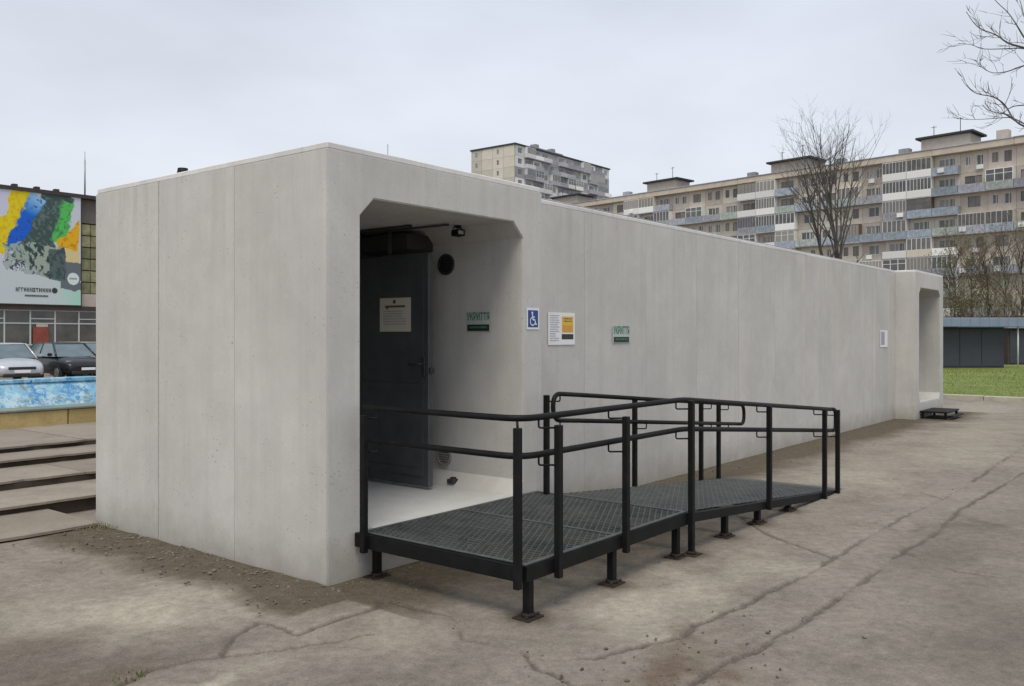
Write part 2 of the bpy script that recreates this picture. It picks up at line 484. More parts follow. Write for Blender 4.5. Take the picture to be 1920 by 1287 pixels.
def asphalt(name):
    m, n, l, b = nmat(name)
    g = n.new('ShaderNodeNewGeometry'); v = g.outputs['Position']
    big = noise(n, l, v, 0.55, 6, 0.62)
    mid = noise(n, l, v, 3.1, 6, 0.65)
    fine = noise(n, l, v, 75.0, 7, 0.8)
    c = mixc(n, l, rng(n, l, big, 0.32, 0.68), (0.180, 0.156, 0.130), (0.272, 0.240, 0.203))
    c = mixc(n, l, rng(n, l, mid, 0.35, 0.7, 0, 0.55), c, (0.285, 0.260, 0.222))
    mid2 = noise(n, l, v, 1.7, 7, 0.7)
    c = mixc(n, l, rng(n, l, mid2, 0.48, 0.72, 0, 0.6), c, (0.140, 0.124, 0.100))
    at = n.new('ShaderNodeAttribute'); at.attribute_name = 'wear'
    sp = n.new('ShaderNodeSeparateColor'); l.new(at.outputs['Color'], sp.inputs[0])
    dk = n.new('ShaderNodeAttribute'); dk.attribute_name = 'dark'
    def mod(src, lo, hi, mx):    # break a field up with the mid noise
        a = n.new('ShaderNodeMath'); a.operation = 'MULTIPLY_ADD'
        l.new(mid, a.inputs[0]); a.inputs[1].default_value = 0.55
        s = n.new('ShaderNodeMath'); s.operation = 'SUBTRACT'; s.inputs[1].default_value = 0.27
        l.new(src, a.inputs[2]); l.new(a.outputs[0], s.inputs[0])
        r = rng(n, l, s.outputs[0], lo, hi, 0, mx)
        k = n.new('ShaderNodeMath'); k.operation = 'MULTIPLY'
        l.new(r, k.inputs[0]); l.new(rng(n, l, src, 0.0, 0.12), k.inputs[1])
        return k.outputs[0]
    c = mixc(n, l, mod(at.outputs['Alpha'], 0.03, 0.90, 0.9), c, (0.385, 0.355, 0.285))
    c = mixc(n, l, mod(dk.outputs['Fac'], 0.0, 1.0, 0.85), c, (0.115, 0.098, 0.082))
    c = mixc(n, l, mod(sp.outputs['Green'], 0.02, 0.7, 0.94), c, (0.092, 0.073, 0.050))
    c = mixc(n, l, mod(sp.outputs['Blue'], 0.0, 0.9, 0.85), c, (0.130, 0.093, 0.066))
    mo = noise(n, l, v, 5.5, 5, 0.7)
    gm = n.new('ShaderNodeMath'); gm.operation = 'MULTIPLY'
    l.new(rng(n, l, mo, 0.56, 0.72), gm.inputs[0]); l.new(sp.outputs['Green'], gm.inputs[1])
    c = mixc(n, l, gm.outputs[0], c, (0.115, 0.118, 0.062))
    c = mixc(n, l, rng(n, l, sp.outputs['Red'], 0.10, 0.9, 0, 0.70), c, (0.085, 0.073, 0.060))
    g2 = noise(n, l, v, 13.0, 6, 0.75)
    gs = n.new('ShaderNodeMath'); gs.operation = 'ADD'; l.new(fine, gs.inputs[0]); l.new(g2, gs.inputs[1])
    grit = rng(n, l, gs.outputs[0], 0.70, 1.32, 0.60, 1.36)
    mul = n.new('ShaderNodeVectorMath'); mul.operation = 'SCALE'
    l.new(c, mul.inputs[0]); l.new(grit, mul.inputs['Scale'])
    vo = N(n, 'ShaderNodeTexVoronoi', Scale=85.0); l.new(v, vo.inputs['Vector'])
    c = mixc(n, l, rng(n, l, vo.outputs['Distance'], 0.08, 0.26, 0.5, 0), mul.outputs[0], (0.44, 0.40, 0.34))
    l.new(c, b.inputs['Base Color'])
    b.inputs['Roughness'].default_value = 0.88
    b.inputs['Specular IOR Level'].default_value = 0.25
    h = n.new('ShaderNodeMath'); h.operation = 'MULTIPLY_ADD'; h.inputs[1].default_value = 0.35
    l.new(fine, h.inputs[0]); l.new(mid, h.inputs[2])
    bump(n, l, b, h.outputs[0], 0.02, 0.55)
    return m
M['asphalt'] = asphalt('old_asphalt')
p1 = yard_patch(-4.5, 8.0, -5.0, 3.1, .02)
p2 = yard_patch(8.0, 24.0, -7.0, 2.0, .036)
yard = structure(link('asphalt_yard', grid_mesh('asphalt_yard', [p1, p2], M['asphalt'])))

def ground_sheet():
    ticks = lambda a, b, s: np.arange(a, b, s)
    us = np.unique(np.concatenate([[-700,-300,-150,-80,-50,-30], ticks(-20, 60, 2.0), [60,80,110,150,220,320,500,800]]))
    ws = np.unique(np.concatenate([[-700,-300,-150,-80,-50,-30], ticks(-20, 50, 1.25), [50,70,90,130,200,300,500,800]]))
    uu, ww = np.meshgrid(us, ws, indexing='ij')
    u, w = uu.ravel(), ww.ravel()
    z = zground(u, w) - .035
    co = np.stack([OX+u*CA-w*SA, OY+u*SA+w*CA, z], 1)
    nu, nw = uu.shape
    ii = np.arange(nu*nw).reshape(nu, nw)
    f = np.stack([ii[:-1,:-1], ii[1:,:-1], ii[1:,1:], ii[:-1,1:]], -1).reshape(-1, 4)
    return co, f, np.zeros((len(co), 5))
ground = structure(link('ground', grid_mesh('ground', [ground_sheet()], M['asphalt'])))

# ================================================================ SHELTER
H, LEND, W0, TR, TF, TE = 2.79, 3.0, 0.364, 2.283, 14.107, 16.284
FL = 0.30
shelter = thing('concrete_shelter', 'long flat-roofed grey concrete shelter with an open entrance at each end', 'shelter', W(0, 0, 0))

def portal(u0, u1, w0, w1, iu0, iu1, iz0=FL, iz1=2.51, ch=.12, z0=-.12, z1=H, b=.008, back=True):
    """one cast box section standing across w, open front and back, with haunched corners"""
    bm = bmesh.new()
    inn = [(iu0+ch,iz0),(iu1-ch,iz0),(iu1,iz0+ch),(iu1,iz1-ch),(iu1-ch,iz1),(iu0+ch,iz1),(iu0,iz1-ch),(iu0,iz0+ch)]
    out = [(u0,z0),(u1,z0),(u1,z1),(u0,z1)]
    V = []
    for w in (w0, w1):
        V.append([bm.verts.new((p[0], w, p[1])) for p in out] + [bm.verts.new((p[0], w, p[1])) for p in inn])
    ring = [(0,1,5,4),(1,6,5),(1,2,7,6),(2,8,7),(2,3,9,8),(3,10,9),(3,0,11,10),(0,4,11)]
    for s in (0, 1):
        for r in ring:
            vs_ = [V[s][i] for i in r]
            bm.faces.new(vs_ if s == 0 else vs_[::-1])
    for i in range(4):
        j = (i+1) % 4
        bm.faces.new([V[0][j], V[0][i], V[1][i], V[1][j]])
    for i in range(8):
        j = (i+1) % 8
        bm.faces.new([V[0][4+i], V[0][4+j], V[1][4+j], V[1][4+i]])
    bmesh.ops.recalc_face_normals(bm, faces=bm.faces)
    outv = set(V[0][:4]+V[1][:4])
    ed = [e for e in bm.edges if e.verts[0] in outv and e.verts[1] in outv and (back or not (e.verts[0] in V[1] and e.verts[1] in V[1]))]
    ined = [e for e in bm.edges if e.verts[0] in V[0][4:] and e.verts[1] in V[0][4:]]
    bmesh.ops.bevel(bm, geom=ed+ined, offset=b, segments=2, affect='EDGES', clamp_overlap=True)
    mb = MB(); mb.addbm(bm); bm.free()
    return mb
def section_box(u0, u1, w0, w1, z0=-.12, z1=H, b=.0042):
    return MB().bbox(u0, u1, w0, w1, z0, z1, b, seg=2)
J = .0025
portal(0, TR, 0, 1.0-.0008, .278, 2.02, back=False).build('concrete_section', M['concrete'], shelter)
portal(0.0012, TR, 1.0+.0008, 2.0-J, .278, 2.02, b=.004).build('concrete_section', M['concrete'], shelter)
section_box(0.0, TR, 2.0+J*2, LEND, b=.007).build('concrete_section', M['concrete'], shelter)
n_main = 10
du = (TF-TR)/n_main
random.seed(5)
for i in range(n_main):
    g0 = .006 if i == 0 else J
    off = random.uniform(-.004, .004)
    section_box(TR+i*du+g0, TR+(i+1)*du-(.006 if i == n_main-1 else J), W0+off, LEND-.003).build('concrete_section', M['concrete'], shelter)
portal(TF, TE, 0, 1.0-J, TF+.263, TE-.278).build('concrete_section', M['concrete'], shelter)
portal(TF+.003, TE, 1.0+J, 2.0-J, TF+.263, TE-.278).build('concrete_section', M['concrete'], shelter)
section_box(TF, TE, 2.0+J*2, LEND).build('concrete_section', M['concrete'], shelter)
# mortar in the joints, a little recessed
mj = MB()
for w in (2.0+J,):
    mj.box(.012, TR-.012, w-J*1.6, w+J*1.6, 2.53, H-.012); mj.box(.0035, .20, w-J*1.6, w+J*1.6, -.1, H-.03)
for i in range(1, n_main):
    u = TR+i*du
    mj.box(u-J*1.6, u+J*1.6, W0+.0035, LEND-.02, -.1, H-.012)
mj.build('joint_filling', M['mortar'], shelter)
# roof screed with a pale edge, a little proud of the walls
for (a, b, c, d) in ((.008, TR-.01, .008, LEND-.01), (TR+.012, TF-.012, W0+.004, LEND-.012), (TF+.01, TE-.008, .008, LEND-.01)):
    MB().bbox(a, b, c, d, H+.001, H+.042, .006).build('roof_slab', M['screed'], shelter)
# floors of the two passages
for (a, b) in ((.40, 1.895), (TF+.385, TE-.402)):
    MB().box(a, b, .006, 1.985, FL+.002, FL+.008).build('passage_floor', M['floor'], shelter)
# bulkheads closing the passages, with their doorways
def bulkhead(ua, ub, da, db, w):
    mb = MB()
    mb.box(ua-.05, da, w, w+.1, FL-.05, 2.55); mb.box(db, ub+.05, w, w+.1, FL-.05, 2.55)
    mb.box(da, db, w, w+.1, 2.28, 2.55)
    mb.build('bulkhead', M['door'], shelter)  # dark steel tone, chosen also to cut bounce light in the passage
    f = MB()
    for (x0, x1, z0, z1) in ((da-.06, da+.03, FL, 2.33), (db-.03, db+.06, FL, 2.33), (da-.06, db+.06, 2.25, 2.34)):
        f.box(x0, x1, w-.035, w+.012, z0, z1)
    f.build('door_frame', M['door'], shelter)
bulkhead(.278, 2.02, .72, 1.70, 1.66)
bulkhead(TF+.263, TE-.278, TF+.6, TE-.6, 1.66)
def door_leaf(parent, x0, x1, y0, y1, face):
    """steel leaf with pressed ribs; thin along the smaller side"""
    d = MB(); d.bbox(x0, x1, y0, y1, FL+.035, 2.285, .006)
    leaf = d.build('door', M['door'], parent)
    r = MB()
    if x1-x0 < y1-y0:
        for (a, b, c, e) in ((y0+.05, y0+.10, FL+.12, 2.2), (y1-.10, y1-.05, FL+.12, 2.2), (y0+.10, y1-.10, 2.13, 2.2), (y0+.10, y1-.10, 1.14, 1.19), (y0+.10, y1-.10, FL+.12, FL+.18)):
            r.box(x0-.008, x0+.001, a, b, c, e)
    r.build('rib', M['door'], leaf)
    h = MB()
    h.bbox(x0-.014, x0-.0005, y0+.035, y0+.075, 1.25, 1.42, .004)
    h.tube(fillet([(x0-.012, y0+.055, 1.36), (x0-.06, y0+.055, 1.36), (x0-.06, y0+.17, 1.355)], .02), .010, 8)
    h.build('handle', M['duct'], leaf)
    k = MB()
    k.bbox(x0+.004, x1-.004, y0-.02, y0+.004, 1.28, 1.33, .004)
    k.build('lock_bolt', M['duct'], leaf)
    q = MB()
    for z in (.55, 1.9):
        q.tube([(x0+.02, y1+.012, z), (x0+.02, y1+.012, z+.14)], .013, 8)
    q.build('hinge', M['duct'], leaf)
    return leaf
door_leaf(shelter, 1.665, 1.722, .715, 1.64, -1)['label'] = 'dark steel door standing open against the passage wall'
MB().bbox(TF+.62, TE-.62, 1.662, 1.72, FL+.03, 2.25, .006).build('door', M['door'], shelter)
# ventilation duct and conduits over the open door
dd = MB(); dd.bbox(1.69, 2.012, .99, 1.655, 2.335, 2.47, .006); 
dd.build('duct', M['duct'], shelter)
cd = MB(); cd.tube([(1.50, .75, 2.494), (1.50, 1.655, 2.494)], .012, 8); cd.build('conduit', M['duct'], shelter)
cd = MB(); cd.tube([(1.62, .45, 2.494), (1.62, 1.655, 2.494)], .010, 8); cd.build('conduit', M['duct'], shelter)
cb = MB(); cb.box(1.675, 1.689, 1.18, 1.215, 2.30, 2.49); cb.build('bracket', M['door'], shelter)
# round ventilation grilles and a socket box on the passage wall
def grille(u, w, z, r, m1='duct', m2='darkhole'):
    mb = MB()
    n = 20
    for (ra, rb, t) in ((r, r*.82, .020),):
        ring = []
        vs_ = []
        for k in range(n):
            a = 2*math.pi*k/n
            for rr, xx in ((ra, 0), (ra, -t), (rb, -t), (rb, 0)):
                vs_.append((u+xx, w+math.cos(a)*rr, z+math.sin(a)*rr))
        fs = []
        for k in range(n):
            j = (k+1) % n
            for q in range(3):
                fs.append((k*4+q, j*4+q, j*4+q+1, k*4+q+1))
        mb.add(vs_, fs)
    for k in range(-3, 4):
        y = k*r*.24
        hw = math.sqrt(max(0, (r*.82)**2-y*y))
        mb.box(u-.013, u-.004, w-hw, w+hw, z+y-.006, z+y+.006)
    g = mb.build('vent_grille', M[m1], shelter)
    c = MB()
    c.add([(u-.002, w+math.cos(2*math.pi*k/n)*r*.83, z+math.sin(2*math.pi*k/n)*r*.83) for k in range(n)], [tuple(range(n))])
    c.build('shaft', M[m2], g)
grille(2.02, .836, 2.215, .092)
grille(2.02, .86, .545, .085, 'palegrille', 'palehole')
for (tw, tz) in ((1.86, 2.20), (1.03, 1.55), (2.40, 1.05), (.42, 1.86), (.36, .62)):
    th = MB(); th.tube([(-.0006, tw, tz), (.010, tw, tz)], .012, 10); th.build('tie_hole', M['mortar'], shelter)
sb = MB()   # small hinged bracket on the lower haunch
sb.bbox(1.905, 1.995, .655, .735, .335, .372, .006); sb.box(1.93, 1.965, .675, .715, .372, .386)
sb.build('anchor_plate', M['duct'], shelter)
# roof odds and ends
rv = MB(); rv.tube([(.30, 2.16, H+.03), (.30, 2.16, H+.115)], .018, 10); rv.tube([(.30, 2.16, H+.10), (.30, 2.16, H+.165)], [.052, .040], 12)
rv.build('roof_vent', M['black'], shelter)
rr = MB(); rr.bbox(.20, .52, 2.50, 2.90, H+.043, H+.060, .004); rr.build('roof_hatch', M['galv'], shelter)
rr = MB(); rr.tube([(.95, .45, H+.02), (.95, .45, H+.24)], .004, 6); rr.build('lightning_rod', M['galv'], shelter)
rr = MB()
rr.tube(fillet([(TR+.5, W0+.02, H+.05), (TR+3, W0+.02, H+.05), (TF-.4, W0+.02, H+.05)], .05), .006, 6)
rr.build('roof_wire', M['galv'], shelter)

# flood lamp under the passage ceiling
fl = thing('flood_lamp', 'small black flood lamp hanging from the near entrance ceiling', 'lamp', W(1.80, .51, 2.50))
mb = MB(); mb.box(-.02, .02, -.03, .03, -.012, .009); mb.tube(fillet([(-.075,.0,-.07),(-.075,.0,-.012),(.075,.0,-.012),(.075,.0,-.07)], .02), .006, 6); mb.build('bracket', M['black'], fl); fl.scale = (.78, .78, .78)
mb = MB(); mb.prism([(-.045,-.03),(.035,-.045),(.035,-.105),(-.045,-.095)], 'x', -.065, .065); mb.build('housing', M['black'], fl)
mb = MB(); mb.add([(-.04,-.0453,-.045),(.04,-.0453,-.045),(.04,-.0453,-.083),(-.04,-.0453,-.083)], [(0,1,2,3)]); mb.build('lens', M['lampglass'], fl)

# metal step in front of the far entrance
st = thing('entrance_step', 'low black metal grating step before the far entrance', 'step', W(14.88, -.25, 0))
mb = MB(); mb.bbox(-.50, .50, -.24, .24, .125, .155, .004); mb.build('tread', M['black'], st)
for x in (-.45, .45):
    for y in (-.2, .2):
        MB().box(x-.02, x+.02, y-.02, y+.02, 0, .126).build('leg', M['black'], st)
mb = MB(); mb.bbox(-.42, .42, -.34, -.245, .055, .08, .004); mb.build('lower_tread', M['black'], st)

# ================================================================ SIGNS
def strokes(mb, x0, x1, z0, z1, h, gap, seed, y=-.0016, fill=.9):
    """rows of small marks: print too small to read"""
    rnd = random.Random(seed)
    z = z1
    while z-h >= z0:
        x = x0
        end = x1 - (x1-x0)*rnd.choice((0, 0, 0, .15, .4))
        while x < end:
            wd = rnd.uniform(h*.6, h*2.6)
            mb.add([(x, y, z-h), (min(x+wd, end), y, z-h), (min(x+wd, end), y, z), (x, y, z)], [(0,1,2,3)])
            x += wd + h*.5
        z -= h+gap
    return mb
def plate(mb, x0, x1, z0, z1, y0=-.0012, y1=0.0):
    return mb.box(x0, x1, y0, y1, z0, z1)

# blue access sign on the portal face
s = thing('access_sign', 'blue square wheelchair sign with white border on the entrance corner', 'sign', W(2.153, -.004, 1.735))
plate(MB(), -.085, .085, -.088, .088).build('plate', M['signwhite'], s)
plate(MB(), -.068, .068, -.070, .070, -.0026, -.0014).build('field', M['blue'], s)
mb = MB()
y = -.0034
def disc(mb, cx, cz, r, y, n=14):
    mb.add([(cx+math.cos(2*math.pi*k/n)*r, y, cz+math.sin(2*math.pi*k/n)*r) for k in range(n)], [tuple(range(n))])
def bar(mb, p, q, t, y):
    p, q = Vector((p[0], p[1])), Vector((q[0], q[1])); d = (q-p).normalized(); nrm = Vector((-d.y, d.x))*t/2
    mb.add([(a.x, y, a.y) for a in (p-nrm, q-nrm, q+nrm, p+nrm)], [(0,1,2,3)])
disc(mb, -.012, .048, .011, y)
bar(mb, (-.010,.036), (-.004,-.008), .014, y); bar(mb, (-.008,.014), (.022,.014), .009, y)
bar(mb, (-.006,-.008), (.024,-.008), .012, y); bar(mb, (.022,-.006), (.036,-.048), .012, y); bar(mb, (.034,-.048), (.050,-.044), .010, y)
for k in range(15):
    a0, a1 = R(110+k*15.0), R(110+(k+1)*15.0)
    mb.add([(-.006+math.cos(a)*r_, y, -.020+math.sin(a)*r_) for a, r_ in ((a0,.029),(a0,.038),(a1,.038),(a1,.029))], [(0,1,2,3)])
mb.build('pictogram', M['signwhite'], s)

# white and yellow poster on the long wall
s = thing('poster', 'white paper poster with yellow panel on the long wall beside the railing', 'poster', W(3.075, W0-.006, 1.66))
plate(MB(), -.215, .215, -.15, .15).build('sheet', M['paper'], s)
strokes(MB(), -.185, -.04, -.12, .125, .010, .011, 3, -.0018).build('print', M['ink'], s)
plate(MB(), .0, .19, -.035, .115, -.0020, -.0014).build('yellow_panel', M['yellow'], s)
mb = MB(); plate(mb, .015, .175, -.03, .035, -.0028, -.0022); mb.build('orange_panel', M['orange'], s)
strokes(MB(), .03, .165, .05, .10, .012, .012, 4, -.0026).build('print', M['brownink'], s)
plate(MB(), .0, .19, -.10, -.05, -.0020, -.0014).build('dark_panel', M['blackprint'], s)

def shelter_sign(name, label, u, w, z, wd, rz, mats):
    s = thing(name, label, 'sign', W(u, w, z), rz)
    plate(MB(), -wd*.52, wd*.52, -.090, .074, -.0009).build('film', mats, s)
    lt = link('lettering', text_mesh('УКРИТТЯ', wd*.31, M['greenprint']), s, (0, -.0020, .034)); lt.scale = (.66, 1, 1)
    plate(MB(), -wd*.45, wd*.45, -.085, -.030, -.0024, -.0014).build('bar', M['darkgreen'], s)
    strokes(MB(), -wd*.35, wd*.35, -.072, -.045, .017, .02, 8, -.0030).build('small_print', M['greenprint'], s)
M['plate_dim'] = plain('stencil_ground', (0.43, 0.46, 0.44), 0.85, var=0.1)
shelter_sign('shelter_sign', 'green lettered shelter sign over a dark bar on the long wall', 4.135, W0-.006, 1.612, .33, AZ, M['greenpale'])
shelter_sign('shelter_sign', 'green lettered shelter sign over a dark bar inside the near entrance', 2.015, .47, 1.72, .27, AZ-math.pi/2, M['plate_dim'])

# notice on the open door, seen on its broad face
s = thing('door_notice', 'cream paper notice with brown heading stuck on the open dark door', 'notice', W(1.6625, 1.108, 1.775), AZ-math.pi/2)
plate(MB(), -.19, .19, -.145, .145).build('sheet', M['cream'], s)
mb = MB(); mb.box(-.125, .12, -.0022, -.0014, .062, .080); mb.box(-.11, -.085, -.0022, -.0014, .048, .064); disc(mb, -.01, .112, .018, -.002); mb.build('heading', M['brownink'], s)
strokes(MB(), -.145, .13, -.105, .035, .009, .013, 9, -.002).build('print', M['ink'], s)

s = thing('wall_notice', 'small white paper notice on the long wall by the far entrance', 'notice', W(13.36, W0-.006, 1.54))
plate(MB(), -.24, .22, -.16, .15).build('sheet', M['paper'], s)
mb = MB(); mb.box(-.19, .03, -.0022, -.0014, -.12, .12); mb.build('picture', M['ink'], s)

# ================================================================ ACCESS RAMP
DK = .312                      # deck level of the landing
U0, U1, U2 = .24, 2.17, 5.34   # landing start, landing end, ramp end
WF, WB = -1.385, -.015         # front and wall edges of the landing
WBR = -.20                     # wall side edge of the sloping part
def deck_z(u):
    return DK if u <= U1 else DK - (u-U1)/(U2-U1)*(DK-.035)
ramp = thing('access_ramp', 'black steel wheelchair ramp with grating deck and double handrails', 'ramp', W(0, 0, 0))
BL = M['black']
M['foot'] = plain('rusty_foot', (0.030, 0.021, 0.017), .75, var=.5, scale=14, spec=.25)
def sbar(mb, p, q, w=.05, h=.05):
    """rectangular bar from p to q, h upright"""
    p, q = Vector(p), Vector(q); d = (q-p).normalized()
    side = d.cross(Vector((0,0,1)))
    if side.length < 1e-4: side = Vector((1,0,0))
    side.normalize(); up = side.cross(d).normalized()
    v = []
    for e in (p, q):
        for a, b in ((-1,-1),(1,-1),(1,1),(-1,1)):
            v.append(tuple(e + side*a*w/2 + up*b*h/2))
    mb.add(v, [(0,1,2,3)[::-1],(4,5,6,7),(0,1,5,4),(1,2,6,5),(2,3,7,6),(3,0,4,7)])
    return mb
FH = .085
mb = MB()
zc = DK-FH/2-.002
sbar(mb, (U0, WF, zc), (U1, WF, zc), .05, FH); sbar(mb, (U0, WB-.02, zc), (U1, WB-.02, zc), .05, FH)
sbar(mb, (U0, WB, zc), (U0, WF, zc), .05, FH+.003); sbar(mb, (U1, WB, zc), (U1, WF, zc), .05, FH+.003)
for u in (.88, 1.52): sbar(mb, (u, WB, zc-.01), (u, WF, zc-.01), .04, .06)
mb.build('landing_frame', BL, ramp)
mb = MB()
zr = lambda u: deck_z(u)-FH/2-.002
sbar(mb, (U1, WF-.001, zr(U1)), (U2, WF-.001, zr(U2)+.010), .05, FH-.02); sbar(mb, (U1, WBR, zr(U1)), (U2, WBR, zr(U2)+.010), .05, FH-.02)
for u in (2.9, 3.6, 4.3, 5.0): sbar(mb, (u, WBR, zr(u)), (u, WF, zr(u)), .04, .05)
sbar(mb, (U2, WBR, zr(U2)+.022), (U2, WF, zr(U2)+.022), .04, .045)
mb.build('ramp_frame', BL, ramp)
# transition plate down to the yard
MB().add([(U2, WF, .034), (U2+.30, WF, .008), (U2+.30, WBR, .008), (U2, WBR, .034), (U2, WF, .029), (U2+.30, WF, .004), (U2+.30, WBR, .004), (U2, WBR, .029)],
         [(0,1,2,3), (7,6,5,4), (0,4,5,1), (2,6,7,3), (1,5,6,2), (0,3,7,4)]).build('transition_plate', M['grate'], ramp)

def expanded(u0, u1, w0, w1, zf, lw=.090, sw=.046, t=.0062, th=.006):
    """expanded metal: crossing strands leave diamond openings"""
    mb = MB()
    nu, nw = int((u1-u0)/lw), int((w1-w0)/(sw/2))
    lw = (u1-u0)/nu; hs = (w1-w0)/nw
    V, Fc = [], []
    for j in range(nw):
        wa, wb = w0+j*hs, w0+(j+1)*hs
        for i in range(nu):
            for s in (0, 1):
                # strand from (i + s/2) on row j to (i + 1/2) crossing
                ua = u0+(i+(.5 if (j+s) % 2 == 0 else 0))*lw if s == 0 else u0+(i+(.5 if j % 2 == 0 else 1.0))*lw
                ub = u0+(i+(0 if j % 2 == 0 else .5))*lw if s == 0 else u0+(i+(1.0 if j % 2 == 0 else .5))*lw
                if ua > u1+1e-6 or ub > u1+1e-6: continue
                o = len(V)
                tt = t*1.3
                za, zb = zf(ua), zf(ub)
                V += [(ua-tt, wa, za), (ua+tt, wa, za), (ub+tt, wb, zb+.001), (ub-tt, wb, zb+.001),
                      (ua-tt, wa, za-th), (ua+tt, wa, za-th), (ub+tt, wb, zb-th), (ub-tt, wb, zb-th)]
                Fc += [(o,o+1,o+2,o+3), (o,o+3,o+7,o+4), (o+1,o+5,o+6,o+2)]
    mb.add(V, Fc)
    return mb
structure(expanded(U0+.02, U1-.015, WF+.02, WB-.04, lambda u: DK+.002).build('grating', M['grate'], ramp), 'stuff')
structure(expanded(U1+.02, U2-.01, WF+.02, WBR-.02, lambda u: deck_z(u)+.002).build('grating', M['grate'], ramp), 'stuff')
mb = MB()
for u in (U0+.025, 1.21, U1-.02): mb.box(u-.015, u+.015, WF+.015, WB-.03, DK+.0035, DK+.0075)
mb.box(U0, U1, WF-.012, WF+.018, DK+.001, DK+.008); mb.box(U0, U1, WB-.05, WB-.02, DK+.001, DK+.008)
mb.build('edge_strip', M['grate'], ramp)

# supporting legs with base plates
def leg(u, w, ztop, s=.045, name='leg'):
    mb = MB(); mb.box(u-s/2, u+s/2, w-s/2, w+s/2, .018, ztop)
    o = mb.build(name, BL, ramp)
    mb = MB(); mb.bbox(u-.075, u+.075, w-.06, w+.06, .002, .014, .003)
    for a in (-.055, .055): mb.tube([(u+a, w-.03, .010), (u+a, w-.03, .028)], .009, 6)
    mb.tube([(u, w, .012), (u, w, .034)], .040, 10)
    mb.build('foot_plate', M['foot'], o)
zl = DK-FH+.02
for (u, w) in ((.355, -.075), (.31, -1.365), (1.18, -1.375), (2.04, -1.375), (1.18, -.10), (2.04, -.10)): leg(u, w, zl)
for u in (2.87, 3.51, 4.20):
    leg(u, -1.365, zr(u)); leg(u, WBR-.01, zr(u))

# railing posts; the rails ride on small brackets on their inner side
HT, HM = .815, .600
def post(u, w, ztop, zbot, s=.040, foot=False):
    mb = MB(); mb.bbox(u-s/2, u+s/2, w-s/2, w+s/2, zbot, ztop, .003)
    o = mb.build('post', BL, ramp)
    if foot:
        mb = MB(); mb.bbox(u-.065, u+.065, w-.06, w+.06, .002, .014, .003); mb.tube([(u, w, .012), (u, w, .034)], .036, 10); mb.build('foot_plate', M['foot'], o)
    return o
def hook(p, rail, parent):
    """L-shaped rod from a post's face out and up to the underside of a rail"""
    x, y, z = rail
    px_, py_ = p
    mb = MB(); mb.tube(fillet([(px_, py_, z-.062), (x, y, z-.062), (x, y, z-.012)], .014, 4), .0058, 6)
    mb.build('bracket', BL, parent)
PF, RF = WF-.045, WF+.035      # front posts and front rails
PB, RB = WBR+.045-.02, WBR-.055
posts = []
o = post(U0-.045, -.125, 1.085, DK-.11)                                   # by the entrance jamb
hook((U0-.03, -.125), (U0+.03, -.18, DK+HT), o); hook((U0-.03, -.125), (U0+.03, -.18, DK+HM), o)
o = post(U0-.045, WF+.005, 1.085, DK-.12)                                 # corner
mb = MB(); mb.tube([(U0-.045, WF+.005, 1.08), (U0-.03, WF+.02, DK+HT-.01)], .008, 6); mb.build('bracket', BL, o)
for u, zt in ((.515, 1.080), (1.265, 1.075)):
    o = post(u, PF, zt, DK-.115)
    for h in (HT, HM): hook((u-.02, PF+.01), (u-.085, RF, DK+h), o)
o = post(2.175, PF, 1.125, .016, foot=True)
for h in (HT, HM): hook((2.155, PF+.01), (2.09, RF, DK+h), o)
for u in (3.61, 4.98, 5.36):
    o = post(u, PF, deck_z(min(u, U2))+HT-.004, deck_z(min(u, U2))-.075 if u < 5.3 else .006)
    for h in (HT, HM): hook((u-.02, PF+.01), (u-.075, RF, deck_z(u-.075)+h), o)
for u in (2.11, 3.50, 4.86, 5.28):
    o = post(u, PB, deck_z(u)+HT-(.012 if u != 3.50 else .0), deck_z(u)-.07 if u < 5.2 else .006)
    for h in (HT, HM): hook((u+.02, PB-.01), (u+.075, RB, deck_z(u+.075)+h), o)
# handrails
RT = .0190
def rail(pts, name, fr=.12):
    MB().tube(fillet(pts, fr, 7), RT, 10).build(name, BL, ramp)
for h, nm in ((HT, 'handrail'), (HM, 'lower_handrail')):
    e = .10
    pts = [(U0+.03, -.045, DK+h), (U0+.03, RF, DK+h), (U1+.03, RF, DK+h), (U2+.06, RF, deck_z(U2+.06)+h)]
    out = [Vector(pts[0])] + fillet(pts[:3], .16, 8)[1:-1] + fillet(pts[1:], .10, 6)[1:]
    MB().tube(out, RT, 10).build(nm, BL, ramp)
ze = deck_z(U2)
rail([(U2+.05, RF, ze+HT-.004), (U2+.20, RF, ze+HT-.014), (U2+.20, RF, ze+HM-.014), (U2+.05, RF, ze+HM-.004)], 'rail_loop', .07)
# wall-side pair joined by a loop at both ends
a0, b0 = U1-.08, U2+.42
pts = [(U1+.3, RB, deck_z(U1+.3)+HT), (a0, RB, DK+HT+.005), (a0, RB, DK+HM+.005), (U1+.3, RB, deck_z(U1+.3)+HM)]
rail(pts, 'rail_loop', .10)
for h, nm in ((HT, 'handrail'), (HM, 'lower_handrail')):
    rail([(U1+.28, RB, deck_z(U1+.28)+h), (b0-.2, RB, deck_z(b0-.2)+h)], nm)
pts = [(b0-.22, RB, deck_z(b0-.22)+HT), (b0, RB, deck_z(b0)+HT), (b0, RB, deck_z(b0)+HM), (b0-.22, RB, deck_z(b0-.22)+HM)]
rail(pts, 'rail_loop', .09)

